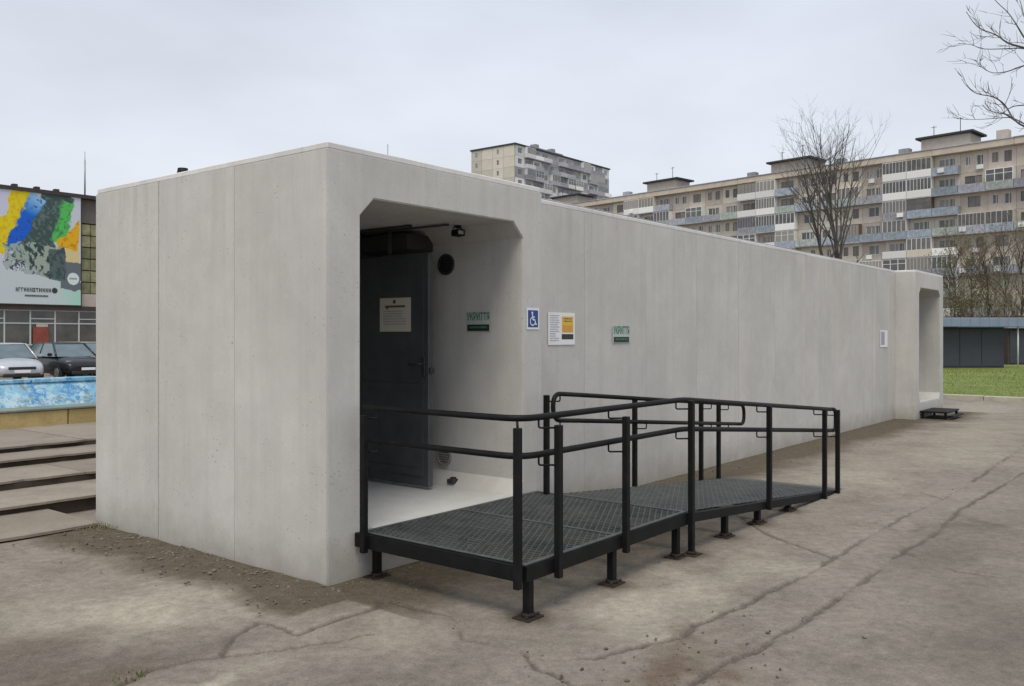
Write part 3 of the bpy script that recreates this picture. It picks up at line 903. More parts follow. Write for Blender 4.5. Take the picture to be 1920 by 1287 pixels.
# ================================================================ LOOSE STONES AND WEEDS BY THE WALLS
rnd = random.Random(12)
mb = MB()
ico = bmesh.new(); bmesh.ops.create_icosphere(ico, subdivisions=1, radius=1)
iv = [v.co.copy() for v in ico.verts]; jf = [tuple(v.index for v in f.verts) for f in ico.faces]; ico.free()
def stone(u, w, r, z=.004):
    s = [rnd.uniform(.6, 1.3) for _ in range(3)]; a = rnd.uniform(0, 6.28)
    vs_ = []
    for c in iv:
        k = r*rnd.uniform(.75, 1.2)
        x, y = c.x*s[0]*k, c.y*s[1]*k
        vs_.append((*W(u+x*math.cos(a)-y*math.sin(a), w+x*math.sin(a)+y*math.cos(a))[:2], z+c.z*s[2]*.6*k+r*.2))
    mb.add(vs_, jf, rnd.choice((0, 0, 1)))
for _ in range(900):
    q = rnd.random()
    if q < .40: stone(-abs(rnd.gauss(0, .28))-.02, rnd.uniform(-.2, 3.1), rnd.uniform(.004, .014), .02)
    elif q < .55: stone(rnd.uniform(0, 2.3), -abs(rnd.gauss(0, .4)), rnd.uniform(.004, .010), .008)
    elif q < .78: stone(rnd.uniform(2.4, 14), .36-abs(rnd.gauss(0, .35)), rnd.uniform(.005, .013), .008)
    elif q < .92: stone(rnd.gauss(.0, .6), rnd.gauss(-2.4, .2), rnd.uniform(.004, .012), .01)
    else: stone(rnd.uniform(-2.5, 8), rnd.uniform(-4, 2), rnd.uniform(.003, .008))
M['stone1'] = plain('gravel_grey', (0.165, 0.145, 0.120), 0.9, var=0.35, scale=8)
M['stone2'] = plain('gravel_brown', (0.105, 0.083, 0.062), 0.9, var=0.3, scale=8)
g = mb.build('gravel', [M['stone1'], M['stone2']])
g['kind'] = 'stuff'; g['label'] = 'loose gravel and crumbs of earth along the shelter walls'; g['category'] = 'gravel'

def leafmat(name, col, var=.35):
    m, n, l, b = nmat(name)
    g_ = n.new('ShaderNodeNewGeometry'); t = noise(n, l, g_.outputs['Position'], 7.0, 4, .6)
    c = mixc(n, l, rng(n, l, t, .3, .7), tuple(x*(1-var) for x in col), tuple(x*(1+var) for x in col))
    l.new(c, b.inputs['Base Color']); b.inputs['Roughness'].default_value = .7; b.inputs['Specular IOR Level'].default_value = .3
    return m
M['grass'] = leafmat('grass_blades', (0.075, 0.115, 0.018))
M['drygrass'] = leafmat('dry_grass', (0.20, 0.17, 0.08))
def tuft(u, w, n, rad, h, name, label, z=0.0):
    mb = MB()
    for _ in range(n):
        a, r_ = rnd.uniform(0, 6.28), rad*math.sqrt(rnd.random())
        x, y = W(u+r_*math.cos(a), w+r_*math.sin(a))[:2]
        hh = h*rnd.uniform(.4, 1.1); b = rnd.uniform(0, 6.28); wd = .0028
        lx, ly = math.cos(b)*hh*rnd.uniform(.2, .8), math.sin(b)*hh*rnd.uniform(.2, .8)
        cx, cy = -math.sin(b)*wd, math.cos(b)*wd
        mb.add([(x-cx, y-cy, z), (x+cx, y+cy, z), (x+lx*.45+cx*.8, y+ly*.45+cy*.8, z+hh*.6), (x+lx*.45-cx*.8, y+ly*.45-cy*.8, z+hh*.6), (x+lx, y+ly, z+hh)],
               [(0,1,2,3), (3,2,4)], rnd.choice((0, 0, 1)))
    o = mb.build(name, [M['grass'], M['drygrass']])
    tag(o, label, 'weeds'); o['kind'] = 'stuff'
tuft(-1.56, -.44, 60, .09, .028, 'weed_tuft', 'small yellow-green weed tuft in a crack at the bottom edge')
tuft(-.06, 2.75, 90, .14, .035, 'weed_tuft', 'low weeds at the foot of the end wall beside the steps', .02)

# ================================================================ STEPPED TERRACE (left, beyond the end wall)
def slabmat(name, col):
    m, n, l, b = nmat(name)
    tc = n.new('ShaderNodeTexCoord'); oi = n.new('ShaderNodeObjectInfo')
    v = n.new('ShaderNodeNewGeometry').outputs['Position']
    t = noise(n, l, v, 2.2, 6, .65); f = noise(n, l, v, 30, 5, .7)
    c = mixc(n, l, rng(n, l, t, .3, .7), tuple(x*.68 for x in col), tuple(x*1.15 for x in col))
    k = rng(n, l, oi.outputs['Random'], 0, 1, .88, 1.1)
    mul = n.new('ShaderNodeVectorMath'); mul.operation = 'SCALE'; l.new(c, mul.inputs[0]); l.new(k, mul.inputs['Scale'])
    c = mixc(n, l, rng(n, l, f, .35, .7, 0, .4), mul.outputs[0], tuple(x*.55 for x in col))
    c = mixc(n, l, rng(n, l, noise(n, l, v, 1.1, 7, .75), .52, .66, 0, .55), c, tuple(x*y for x, y in zip(col, (.55, .5, .42))))
    l.new(c, b.inputs['Base Color']); b.inputs['Roughness'].default_value = .88; b.inputs['Specular IOR Level'].default_value = .2
    bump(n, l, b, f, .01, .5)
    return m
M['slab'] = slabmat('step_slab', (0.325, 0.285, 0.238))
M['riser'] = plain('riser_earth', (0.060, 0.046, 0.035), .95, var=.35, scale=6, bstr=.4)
M['kerbyellow'] = slabmat('ochre_block', (0.56, 0.43, 0.20))
terr = bpy.data.objects.new('terrace_steps', None); COL.objects.link(terr); terr.location = W(0, 0, 0); terr.rotation_euler = (0, 0, AZ)
structure(terr); terr['label'] = 'wide shallow concrete slab steps climbing behind the shelter'
edges = [2.83, 3.79, 4.64, 5.60, 6.23, 8.28]
tops = [.034, .112, .196, .268, .342]
rnd = random.Random(31)
for k in range(5):
    w0, w1, zt = edges[k], edges[k+1], tops[k]
    zb = tops[k-1] if k else -.02
    u = -5.0 + (k*1.3 % 2.0)
    # steps behind the shelter start past its end wall only where they do not run into it
    uend = 16.0
    while u < uend:
        ln = rnd.uniform(2.5, 3.1)
        ua, ub = u, min(u+ln, uend)
        if w0 < 3.02:
            if ua >= -.03: break
            ub = min(ub, -.03)
        mb = MB()
        dz = rnd.uniform(-.006, .006); 
        we = w0+rnd.uniform(-.02, .02); npt = 22
        fr = [(ua+.006+(ub-ua-.012)*i_/npt, we+(rnd.uniform(.0, .012) if rnd.random() < .75 else rnd.uniform(.012, .045))) for i_ in range(npt+1)]
        mb.prism([(ub-.006, w1+.10), (ua+.006, w1+.10)]+fr, 'z', zt-.022+dz, zt+dz)
        mb.build('step_slab', M['slab'], terr)
        u = ub+.0
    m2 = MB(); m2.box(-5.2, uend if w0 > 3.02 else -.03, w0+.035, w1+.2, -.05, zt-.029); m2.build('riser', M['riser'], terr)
# ================================================================ FOUNTAIN BASIN
def peeled(name):
    m, n, l, b = nmat(name)
    v = n.new('ShaderNodeNewGeometry').outputs['Position']
    a = noise(n, l, v, 1.6, 6, .65); c0 = noise(n, l, v, 2.4, 8, .75); d = noise(n, l, v, 10, 5, .7)
    c = mixc(n, l, rng(n, l, a, .35, .65), (0.10, 0.29, 0.47), (0.26, 0.46, 0.57))
    c = mixc(n, l, rng(n, l, c0, .48, .56, 0, .9), c, (0.42, 0.55, 0.58))
    c = mixc(n, l, rng(n, l, noise(n, l, v, 3.1, 8, .8), .53, .58, 0, .85), c, (0.16, 0.20, 0.21))
    c = mixc(n, l, rng(n, l, noise(n, l, v, 3.3, 4, .7), .54, .60, 0, .85), c, (0.05, 0.21, 0.44))
    l.new(c, b.inputs['Base Color']); b.inputs['Roughness'].default_value = .8
    bump(n, l, b, c0, .02, .4)
    return m
M['peeled'] = peeled('peeling_blue_paint')
fb = thing('fountain_basin', 'drained fountain basin with peeling blue inner wall and ochre outer blocks', 'fountain', W(0, 0, 0))
rnd = random.Random(4)
u = -3.0
while u < 18:
    ln = rnd.uniform(.95, 1.15)
    mb = MB(); mb.bbox(u+.008, u+ln-.008, 8.30+rnd.uniform(-.01, .01), 8.62, .30, .552, .012); mb.build('block', M['kerbyellow'], fb)
    u += ln
u = -3.0
M['rim'] = slabmat('basin_rim', (0.23, 0.27, 0.24))
while u < 18:
    ln = rnd.uniform(1.9, 2.3)
    mb = MB(); mb.bbox(u+.004, u+ln-.004, 8.27, 8.70, .554, .588, .008); mb.build('rim_slab', M['rim'], fb)
    u += ln
mb = MB(); mb.prism([(14.4, -.02), (15.0, .60), (15.25, .60), (15.25, -.40), (14.4, -.40)], 'x', -3.5, 20); mb.build('blue_wall', M['peeled'], fb)
u = -3.5
while u < 20:
    ln = rnd.uniform(1.4, 1.8)
    mb = MB(); mb.bbox(u+.006, u+ln-.006, 14.95+rnd.uniform(-.015, .015), 15.36, .602, .680+rnd.uniform(-.008, .008), .012); mb.build('coping_slab', M['peeled'], fb)
    u += ln
mb = MB(); mb.box(-3.5, 20, 8.62, 14.6, -.02, .012); mb.build('basin_floor', M['peeled'], fb)

# ================================================================ CARS
M['tyre'] = plain('tyre_rubber', (0.018, 0.018, 0.019), .85)
M['rimsilver'] = plain('wheel_rim', (0.42, 0.43, 0.44), .35, metal=.8)
M['carglass'] = plain('car_glass', (0.10, 0.14, 0.16), .06, var=.2, scale=2, spec=1.0)
M['lightglass'] = plain('headlight_glass', (0.70, 0.72, 0.74), .1, var=.05)
M['carblack'] = plain('bumper_black', (0.02, 0.02, 0.022), .5)
def carpaint(name, col, metal=.5):
    m, n, l, b = nmat(name)
    tc = n.new('ShaderNodeTexCoord'); t = noise(n, l, tc.outputs['Object'], 3.0, 4, .6)
    c = mixc(n, l, rng(n, l, t, .3, .75, 0, .25 if col[0] > .1 else .04), col, (0.20, 0.18, 0.15))
    l.new(c, b.inputs['Base Color']); b.inputs['Roughness'].default_value = .32; b.inputs['Metallic'].default_value = metal
    b.inputs['Coat Weight'].default_value = .3; b.inputs['Specular IOR Level'].default_value = .3
    return m
def car(name, label, col, u, w, head, Ln=4.15, hw=.86, ht=1.47, metal=.4):
    z0 = float(zground(np.array([u]), np.array([w]))[0])
    t = thing(name, label, 'car', W(u, w, z0), AZ+head, 'cars parked beyond the fountain')
    P = carpaint(name+'_paint', col, metal)
    f, r = Ln/2, -Ln/2
    belt = .93
    # body shell: stations (x, zbottom, ztop, half width)
    S = [(r, .48, .78, hw*.80), (r+.05, .33, .90, hw*.93), (r+.5, .24, .96, hw), (r+1.2, .22, .97, hw), (.1, .22, .96, hw), (.75, .22, .94, hw),
         (f-.85, .23, .90, hw*.985), (f-.35, .25, .82, hw*.94), (f-.08, .28, .70, hw*.83), (f, .38, .58, hw*.72)]
    prof = [(-.90, 0.0), (-1.0, .22), (-1.0, .60), (-.965, .86), (-.86, .975), (-.4, 1.03), (0, 1.045)]
    prof = prof + [(-a, b) for a, b in prof[-2::-1]]
    n = len(prof); V, Fs = [], []
    for (x, zb, zt, h) in S:
        for (a, b) in prof: V.append((x, a*h, zb+(zt-zb)*b))
    for i in range(len(S)-1):
        for k in range(n-1): Fs.append((i*n+k, i*n+k+1, (i+1)*n+k+1, (i+1)*n+k))
        Fs.append((i*n+n-1, i*n, (i+1)*n, (i+1)*n+n-1))
    Fs.append(tuple(range(n))); Fs.append(tuple((len(S)-1)*n+k for k in range(n))[::-1])
    mb = MB(); mb.add(V, Fs, 0, True); body = mb.build('body', P, t)
    ss = body.modifiers.new('round', 'SUBSURF'); ss.levels = 1; ss.render_levels = 1
    # greenhouse
    bx0, bx1, tx0, tx1 = r+.14, f-.98, r+.62, f-1.72
    hb, h2 = hw*.93, hw*.71
    zc, zt = belt, ht-.035
    def fr(x, side): return (x, side*hb*.985, zc)
    B = [(bx1, -hb*.86, zc), (bx1-.18, -hb, zc), (bx0+.10, -hb, zc), (bx0, -hb*.84, zc+.01), (bx0, hb*.84, zc+.01), (bx0+.10, hb, zc), (bx1-.18, hb, zc), (bx1, hb*.86, zc)]
    T = [(tx1, -h2*.85, zt-.02), (tx1-.12, -h2, zt), (tx0+.1, -h2, zt), (tx0, -h2*.85, zt-.04), (tx0, h2*.85, zt-.04), (tx0+.1, h2, zt), (tx1-.12, h2, zt), (tx1, h2*.85, zt-.02)]
    mb = MB(); mb.add(B+T, [(i, (i+1) % 8, 8+(i+1) % 8, 8+i) for i in range(8)]); mb.build('windows', M['carglass'], t)
    mb = MB()
    TT = [(x*1.0+(.02 if x > 0 else -.02), y*1.015, z+.006) for x, y, z in T]
    up = [(x*.9, y*.80, ht) for x, y, z in T]
    mb.add(TT+up, [(i, (i+1) % 8, 8+(i+1) % 8, 8+i) for i in range(8)]+[tuple(range(8, 16))], 0, True); mb.build('roof', P, t)
    for s in (-1, 1):
        mb = MB()
        mb.tube([(bx1-.04, s*hb*.955, zc-.02), (tx1-.03, s*h2*.955, zt)], .035, 6); mb.tube([(bx0+.04, s*hb*.94, zc-.02), (tx0+.04, s*h2*.96, zt)], .055, 6)
        xm = (bx0+bx1)/2-.05
        mb.tube([(xm, s*hb*1.0, zc-.02), (xm-.05, s*h2*1.0, zt)], .03, 6)
        mb.build('pillar', P, t)
        mb = MB(); mb.bbox(f-.62, f-.14, s*hw*.70-.13, s*hw*.70+.13, .64, .78, .05, seg=2)
        for v_i, v in enumerate(mb.v): mb.v[v_i] = (v[0]-abs(v[1])*.25+.05, v[1], v[2])
        mb.build('headlight', M['lightglass'], t)
        mb = MB(); mb.bbox(bx1-.30, bx1-.20, s*(hw+.06)-.09, s*(hw+.06)+.09, .95, 1.07, .03, seg=2); mb.build('mirror', P, t)
        for x in (f-.80, r+.78):
            mb = MB(); mb.tube([(x, s*(hw-.20), .31), (x, s*(hw-.015), .31)], .31, 20); wh = mb.build('wheel', M['tyre'], t)
            mb = MB(); mb.tube([(x, s*(hw-.05), .31), (x, s*(hw-.005), .31)], [.20, .19], 16); mb.build('rim', M['rimsilver'], wh)
    mb = MB(); mb.bbox(f-.10, f+.015, -hw*.52, hw*.52, .54, .64, .02); mb.build('grille', M['carblack'], t)
    mb = MB(); mb.bbox(f-.20, f+.010, -hw*.70, hw*.70, .27, .40, .03); mb.build('lower_grille', M['carblack'], t)
    mb = MB(); mb.box(f+.012, f+.024, -.26, .26, .43, .53); mb.build('number_plate', M['paper'], t)
    return t
car('silver_car', 'silver hatchback parked behind the blue fountain wall at the picture edge', (0.55, 0.58, 0.62), 10.25, 30.6, -math.pi/2-.12)
car('black_car', 'black hatchback with pale headlights parked beside the silver one', (0.012, 0.014, 0.018), 12.75, 31.3, -math.pi/2-.04, metal=.1)
car('beige_car', 'beige car half hidden behind the black one', (0.36, 0.34, 0.25), 15.2, 34.6, -math.pi/2+.1)

# ================================================================ HALL WITH THE BANNER (left, beyond the cars)
M['hallwall'] = plain('brown_grey_render', (0.155, 0.135, 0.125), .9, var=.15, scale=1.5)
M['hallbeige'] = plain('beige_render', (0.50, 0.44, 0.38), .9, var=.1, scale=2)
M['halldark'] = plain('dark_fascia', (0.055, 0.042, 0.040), .8, var=.2, scale=3)
M['olive'] = plain('olive_plinth', (0.17, 0.16, 0.125), .9, var=.2, scale=3)
M['frame_w'] = plain('pale_frame', (0.52, 0.55, 0.53), .6, var=.08)
def shopglass(name):
    m, n, l, b = nmat(name)
    v = n.new('ShaderNodeNewGeometry').outputs['Position']; t = noise(n, l, v, .9, 4, .6); oi = n.new('ShaderNodeObjectInfo')
    c = mixc(n, l, rng(n, l, t, .35, .65), (0.045, 0.042, 0.040), (0.115, 0.10, 0.095))
    c = mixc(n, l, rng(n, l, oi.outputs['Random'], .3, 1, 0, .5), c, (0.10, 0.125, 0.13))
    l.new(c, b.inputs['Base Color']); b.inputs['Roughness'].default_value = .12; b.inputs['Specular IOR Level'].default_value = .6
    return m
M['shopglass'] = shopglass('shop_glass')
M['yellowglass'] = plain('yellow_green_panel', (0.26, 0.25, 0.13), .5, var=.4, scale=2.5, rand=.35)
M['redcloth'] = plain('red_panel', (0.26, 0.065, 0.045), .8, var=.35, scale=2)
hall = thing('brown_hall', 'two storey brown hall with glazed ground floor behind the parked cars', 'building', W(0, 44, -.16))
ZB = .16   # local z of level 0
mb = MB(); mb.box(9, 36, .35, 12, 0, 9.05+ZB); mb.build('wall', M['hallwall'], hall)
mb = MB(); mb.box(8.9, 36.1, -.25, 12.1, 9.05+ZB, 9.25+ZB); mb.build('roof', M['halldark'], hall)
mb = MB(); mb.box(9, 30, .05, .36, 0, 1.07+ZB); mb.build('plinth', M['olive'], hall)
mb = MB(); mb.box(9, 30, -.10, .36, 2.93+ZB, 3.16+ZB); mb.build('fascia', M['halldark'], hall)
mb = MB(); mb.box(19.35, 30, .10, .36, 3.17+ZB, 3.86+ZB); mb.build('band', M['hallbeige'], hall)
mb = MB(); mb.box(19.35, 30, .12, .36, 7.75+ZB, 9.04+ZB); mb.build('upper_wall', M['hallwall'], hall)
for k in range(-4, 7):
    ua = 15.52 + 1.265*k
    mb = MB()
    for (a, b, c, d) in ((ua, ua+.07, 1.07, 2.93), (ua+.0701, ua+1.265, 1.07, 1.13), (ua+.0701, ua+1.265, 2.19, 2.25), (ua+.0701, ua+1.265, 2.87, 2.93)):
        mb.box(a, b, .06, .16, c+ZB, d+ZB)
    if k % 2: mb.box(ua+.0701, ua+1.265, .06, .16, 2.44+ZB, 2.49+ZB)
    wn = mb.build('window', M['frame_w'], hall)
    for (c, d) in ((1.13, 2.19), (2.25, 2.87)):
        MB().box(ua+.07, ua+1.265, .10, .12, c+ZB, d+ZB).build('pane', M['shopglass'], wn)
mb = MB(); mb.bbox(16.95, 17.75, .02, .055, 1.12+ZB, 2.02+ZB, .01); mb.build('red_board', M['redcloth'], hall)
mb = MB(); mb.bbox(17.1, 17.7, .02, .055, 2.03+ZB, 2.17+ZB, .01); mb.build('pale_board', M['hallbeige'], hall)
for r_ in range(6):
    for c_ in range(2):
        a = 19.42+c_*.62; z = 3.90+r_*.64
        MB().box(a, a+.58, .16, .34, z+ZB, z+.58+ZB).build('panel', M['yellowglass'], hall)
mb = MB(); mb.tube([(20.22, 1.2, 9.25+ZB), (20.22, 1.2, 11.4+ZB)], .045, 8); mb.tube([(20.22, 1.2, 10.9+ZB), (20.22, 1.2, 11.9+ZB)], .02, 6); mb.build('mast', M['galv'], hall)
for u in (15.9, 17.0, 18.0): MB().bbox(u, u+.25, -.1, .2, 9.25+ZB, 9.40+ZB, .02).build('roof_bracket', M['halldark'], hall)

# banner: print on a tensioned sheet in front of the upper wall
def banner():
    nx, nz = 240, 260
    X0, X1, Z0, Z1 = 12.4, 19.33, 3.22, 9.10
    xs = np.linspace(X0, X1, nx+1); zs = np.linspace(Z0, Z1, nz+1)
    # print coordinates: 0..790 across the visible part, 90 (top) .. 1210 (bottom)
    cx = (xs[:-1]+xs[1:])/2; cz = (zs[:-1]+zs[1:])/2
    PX, PZ = np.meshgrid((cx-15.32)/(19.33-15.32)*790, 1210-(cz-Z0)/(Z1-Z0)*1120, indexing='ij')
    n1 = fbm(PX/90, PZ/90, 4, 3)-.5; n2 = fbm(PX/24, PZ/24, 3, 9)-.5; n3 = np.clip((fbm(PX/30+n1*2, PZ/42+n1*2, 3, 4)-.5)*1.7+.5, 0, 1)
    x, y = PX+n1*70, PZ+n1*70
    col = np.zeros(PX.shape+(3,)); col[:] = (.60, .62, .68)
    def paint(mask, c):
        m = np.clip(mask, 0, 1)[..., None]; col[:] = col*(1-m) + np.array(c)*m
    def band(p, q, hw, soft=18):
        ex, ey = q[0]-p[0], q[1]-p[1]; Ln = math.hypot(ex, ey)
        t = ((x-p[0])*ex+(y-p[1])*ey)/Ln**2
        d = np.abs((x-p[0])*ey-(y-p[1])*ex)/Ln
        return np.clip((hw-d)/soft, 0, 1)*((t > -.08) & (t < 1.08)), t
    m, t = band((215, 90), (-60, 640), 105); paint(m, (.62, .55, .06)); paint(m*np.clip(n2*5, 0, 1), (.62, .42, .05))
    m, t = band((560, 110), (250, 760), 175); paint(m, (.050, .075, .072)); paint(m*np.clip(n2*4, 0, 1)*.7, (.16, .21, .20))
    m, t = band((345, 170), (110, 640), 80); paint(m, (.05, .15, .48)); paint(m*np.clip(.35-t, 0, 1)*2.6, (.38, .55, .74)); paint(m*np.clip(n2*5-.6, 0, 1), (.04, .05, .16))
    m, t = band((660, 190), (560, 560), 72); paint(m, (.14, .40, .15)); paint(m*np.clip(n2*5, 0, 1)*.8, (.05, .16, .06))
    m = np.clip((x-(1010-y*.80))/20, 0, 1)*(x < 770)*(y < 660)*(y > 320); paint(m, (.62, .40, .06)); paint(m*(n3 > .7), (.45, .25, .02))
    paint(((x > 640) & (x < 770) & (y >= 650) & (y < 775)).astype(float), (.62, .54, .36))
    crowd = ((y > 600+np.abs(x-300)*.1) & (y < 860+.17*x) & (x > 20) & (x < 640)).astype(float)
    paint(crowd*np.clip((x-300)/120, 0, 1), (.07, .085, .09)); paint(crowd*(n3 > .52)*.9, (.38, .42, .38)); paint(crowd*(n3 < .30)*.9, (.03, .04, .04)); paint(crowd*((n3 > .44) & (n3 < .52)), (.16, .22, .20))
    paint(((x > 455) & (x < 800) & (y > 640+(x > 640)*135) & (y < 1050))*.85, (.05, .07, .075))
    pale = (y > 865+np.clip(x, 0, 580)*.19); pale &= ~((x > 585) & (y < 1050)); paint(pale.astype(float), (.58, .62, .64)); paint(pale*np.clip((x-500)/250, 0, 1), (.44, .62, .55))
    paint(((PX-712)**2+(PZ-940)**2 < 62**2).astype(float), (.70, .74, .74)); paint(((PX > 670) & (PX < 752) & (np.abs(PZ-940) < 9)).astype(float), (.3, .34, .33))
    paint(((x < 60) & (y > 130) & (y < 350)).astype(float), (.62, .62, .72))
    lum = col.mean(-1, keepdims=True)
    return xs, zs, np.clip(lum+(col-lum)*1.55, 0, 1)
xs, zs, col = banner()
nx, nz = len(xs)-1, len(zs)-1
V = [(float(x), 0.0, float(z)) for x in xs for z in zs]
ii = np.arange((nx+1)*(nz+1)).reshape(nx+1, nz+1)
F4 = np.stack([ii[:-1,:-1], ii[1:,:-1], ii[1:,1:], ii[:-1,1:]], -1).reshape(-1, 4)
me = bpy.data.meshes.new('printed_sheet'); me.from_pydata(V, [], F4.tolist())
at = me.attributes.new('print', 'FLOAT_COLOR', 'FACE')
at.data.foreach_set('color', np.concatenate([col.reshape(-1, 3), np.ones((nx*nz, 1))], 1).astype(np.float32).ravel())
m, n, l, b = nmat('banner_print'); a_ = n.new('ShaderNodeAttribute'); a_.attribute_name = 'print'
l.new(a_.outputs['Color'], b.inputs['Base Color']); b.inputs['Roughness'].default_value = .6
me.materials.append(m)
bn = thing('banner', 'large printed banner in yellow, blue and green on the brown hall', 'banner', W(0, 43.82, 0))
link('printed_sheet', me, bn)
mb = MB(); mb.box(12.3, 19.40, .02, .10, 3.16, 9.16); mb.build('backing_frame', M['halldark'], bn)
mb = MB(); px0 = 15.32; sc = 4.01/790
rn = random.Random(2); x = 135
while x < 470:
    wd = rn.choice((18, 22, 28)); z1 = 3.22+(1210-1048)/1120*5.88; z0 = 3.22+(1210-1088)/1120*5.88; h_ = z1-z0
    glyph = rn.choice((((0,.3,0,1),(.7,1,0,1),(.3,.7,.4,.6)), ((0,.3,0,1),(.3,1,.75,1),(.3,1,0,.25),(.7,1,.25,.75)), ((0,.3,0,1),(.3,1,.75,1)), ((.35,.65,0,.75),(0,1,.75,1)), ((0,.3,0,1),(.3,.8,.4,.62),(.7,1,.6,1),(.7,1,0,.4))))
    for (ga, gb, gc, gd) in glyph: mb.box(px0+(x+wd*ga)*sc, px0+(x+wd*gb)*sc, -.012, -.004, z0+h_*gc, z0+h_*gd)
    x += wd+8
disc(mb, px0+518*sc, (z0+z1)/2, .15, -.012)
x = 222
while x < 455:
    wd = rn.choice((9, 13)); z1 = 3.22+(1210-1118)/1120*5.88; z0 = 3.22+(1210-1136)/1120*5.88
    mb.box(px0+x*sc, px0+(x+wd)*sc, -.012, -.004, z0, z1); x += wd+5
structure(mb.build('lettering', M['blackprint'], bn), 'stuff')

# ================================================================ GRASS, KERB, KIOSK (right)
def turf(name):
    m, n, l, b = nmat(name)
    v = n.new('ShaderNodeNewGeometry').outputs['Position']
    a = noise(n, l, v, .35, 5, .6); c0 = noise(n, l, v, 3, 6, .7)
    c = mixc(n, l, rng(n, l, a, .35, .65), (0.11, 0.165, 0.022), (0.19, 0.235, 0.045))
    c = mixc(n, l, rng(n, l, c0, .48, .66, 0, .75), c, (0.15, 0.125, 0.06))
    l.new(c, b.inputs['Base Color']); b.inputs['Roughness'].default_value = .9; bump(n, l, b, c0, .05, .6)
    return m
M['turf'] = turf('turf')
M['lawnblade'] = leafmat('lawn_blades', (0.14, 0.195, 0.032))
mb = MB(); P = [W(20.62, -30), W(20.62, 26), W(44, 26), W(60, -30)]
mb.add([(p[0], p[1], .03) for p in P], [(0, 3, 2, 1)]); structure(mb.build('lawn', M['turf']))
rnd = random.Random(8)
V, Fc, Ms = [], [], []
for _ in range(26000):
    u = 20.65 + 21*rnd.random()**1.4; w = rnd.uniform(-6, 7)
    h = rnd.uniform(.02, .055); a = rnd.uniform(0, 6.28); x, y, _z = W(u, w); wd = .008+.0005*(u-20)
    o = len(V); lx, ly = math.cos(a)*h*.6, math.sin(a)*h*.6
    V += [(x-ly/h*wd, y+lx/h*wd, .028), (x+ly/h*wd, y-lx/h*wd, .028), (x+lx, y+ly, .03+h)]
    Fc.append((o, o+1, o+2))
mb = MB(); mb.add(V, Fc); g = mb.build('grass', M['lawnblade']); g['kind'] = 'stuff'; g['label'] = 'short green grass on the lawn past the shelter'; g['category'] = 'grass'
kb = bpy.data.objects.new('kerb', None); COL.objects.link(kb); kb.location = W(20.45, 0, 0); kb.rotation_euler = (0, 0, AZ); structure(kb)
M['kerb'] = slabmat('kerb_concrete', (0.50, 0.47, 0.38))
cm = MB().bbox(-.09, .09, .006, .994, -.02, .115, .012).mesh('kerb_block', M['kerb'])
for k in range(-14, 12): link('kerb_block', cm, kb, (0, k, rnd.uniform(-.008, .008)))

M['kiosk'] = plain('kiosk_blue_grey', (0.040, 0.045, 0.062), .6, var=.12, scale=2)
M['kioskroof'] = plain('kiosk_roof', (0.20, 0.25, 0.34), .55, var=.12, scale=2)
M['whitepipe'] = plain('white_pipe', (0.62, 0.62, 0.58), .6)
ks = thing('kiosk', 'dark blue-grey kiosk with pale blue flat roof beyond the lawn', 'kiosk', (20.65, 42, 0), R(3))
mb = MB(); mb.box(-2.6, 2.85, 0, 4, 0, 1.98); mb.build('wall', M['kiosk'], ks)
for k in range(5):
    mb = MB(); mb.bbox(-2.55+k*1.075, -2.55+k*1.075+1.05, -.03, -.001, .12, 1.90, .01); mb.build('wall_panel', M['kiosk'], ks)
mb = MB(); mb.bbox(-2.9, 3.45, -.65, 4.2, 2.03, 2.14, .02); mb.bbox(-2.95, 3.50, -.70, -.60, 1.99, 2.42, .02); mb.bbox(-2.9, 3.45, -.59, 4.2, 2.16, 2.42, .02); mb.build('roof', M['kioskroof'], ks)
for k in range(14):
    MB().box(-2.9+k*.46, -2.9+k*.46+.03, -.715, -.702, 2.0, 2.41).build('rib', M['kioskroof'], ks)
mb = MB(); mb.tube([(3.25, -.45, 2.0), (3.25, -.45, .05)], .035, 8); mb.build('post', M['whitepipe'], ks)
k2 = thing('dark_shed', 'dark grey shed at the picture edge beside the kiosk', 'shed', (28.3, 47, 0), R(5))
mb = MB(); mb.box(-2, 4, 0, 4, 0, 1.95); mb.build('wall', M['halldark'], k2)
mb = MB(); mb.bbox(-2.2, 4.2, -.3, 4.2, 1.955, 2.10, .02); mb.build('roof', M['kioskroof'], k2)
for k in range(4): MB().bbox(-1.9+k*1.4, -1.9+k*1.4+1.3, -.03, -.001, .1, 1.85, .01).build('door', M['kiosk'], k2)

# ================================================================ LONG APARTMENT BLOCK
M['brick'] = plain('beige_panel', (0.50, 0.448, 0.385), .9, var=.12, scale=1.2, rand=.16)
M['brick2'] = plain('cream_panel', (0.60, 0.56, 0.475), .9, var=.1, scale=1.2, rand=.12)
M['pink'] = plain('pinkish_panel', (0.465, 0.41, 0.37), .9, var=.12, scale=1.2, rand=.15)
M['joint'] = plain('joint_shadow', (0.16, 0.13, 0.105), .95, var=.1)
M['cornice'] = plain('cornice_tan', (0.54, 0.475, 0.39), .9, var=.12, scale=.8)
M['roofdark'] = plain('roof_felt', (0.045, 0.047, 0.050), .9, var=.1)
def farglass(name):
    # panes differ: some dark, some with pale curtains behind
    m, n, l, b = nmat(name)
    oi = n.new('ShaderNodeObjectInfo'); v = n.new('ShaderNodeNewGeometry').outputs['Position']
    t = noise(n, l, v, 1.1, 4, .6)
    c = mixc(n, l, rng(n, l, t, .3, .7), (0.050, 0.052, 0.056), (0.120, 0.118, 0.115))  # base lightened to paint in sky reflection and haze
    c = mixc(n, l, rng(n, l, oi.outputs['Random'], .35, 1, 0, .75), c, (0.34, 0.32, 0.285))
    l.new(c, b.inputs['Base Color']); b.inputs['Roughness'].default_value = .15; b.inputs['Specular IOR Level'].default_value = .6
    return m
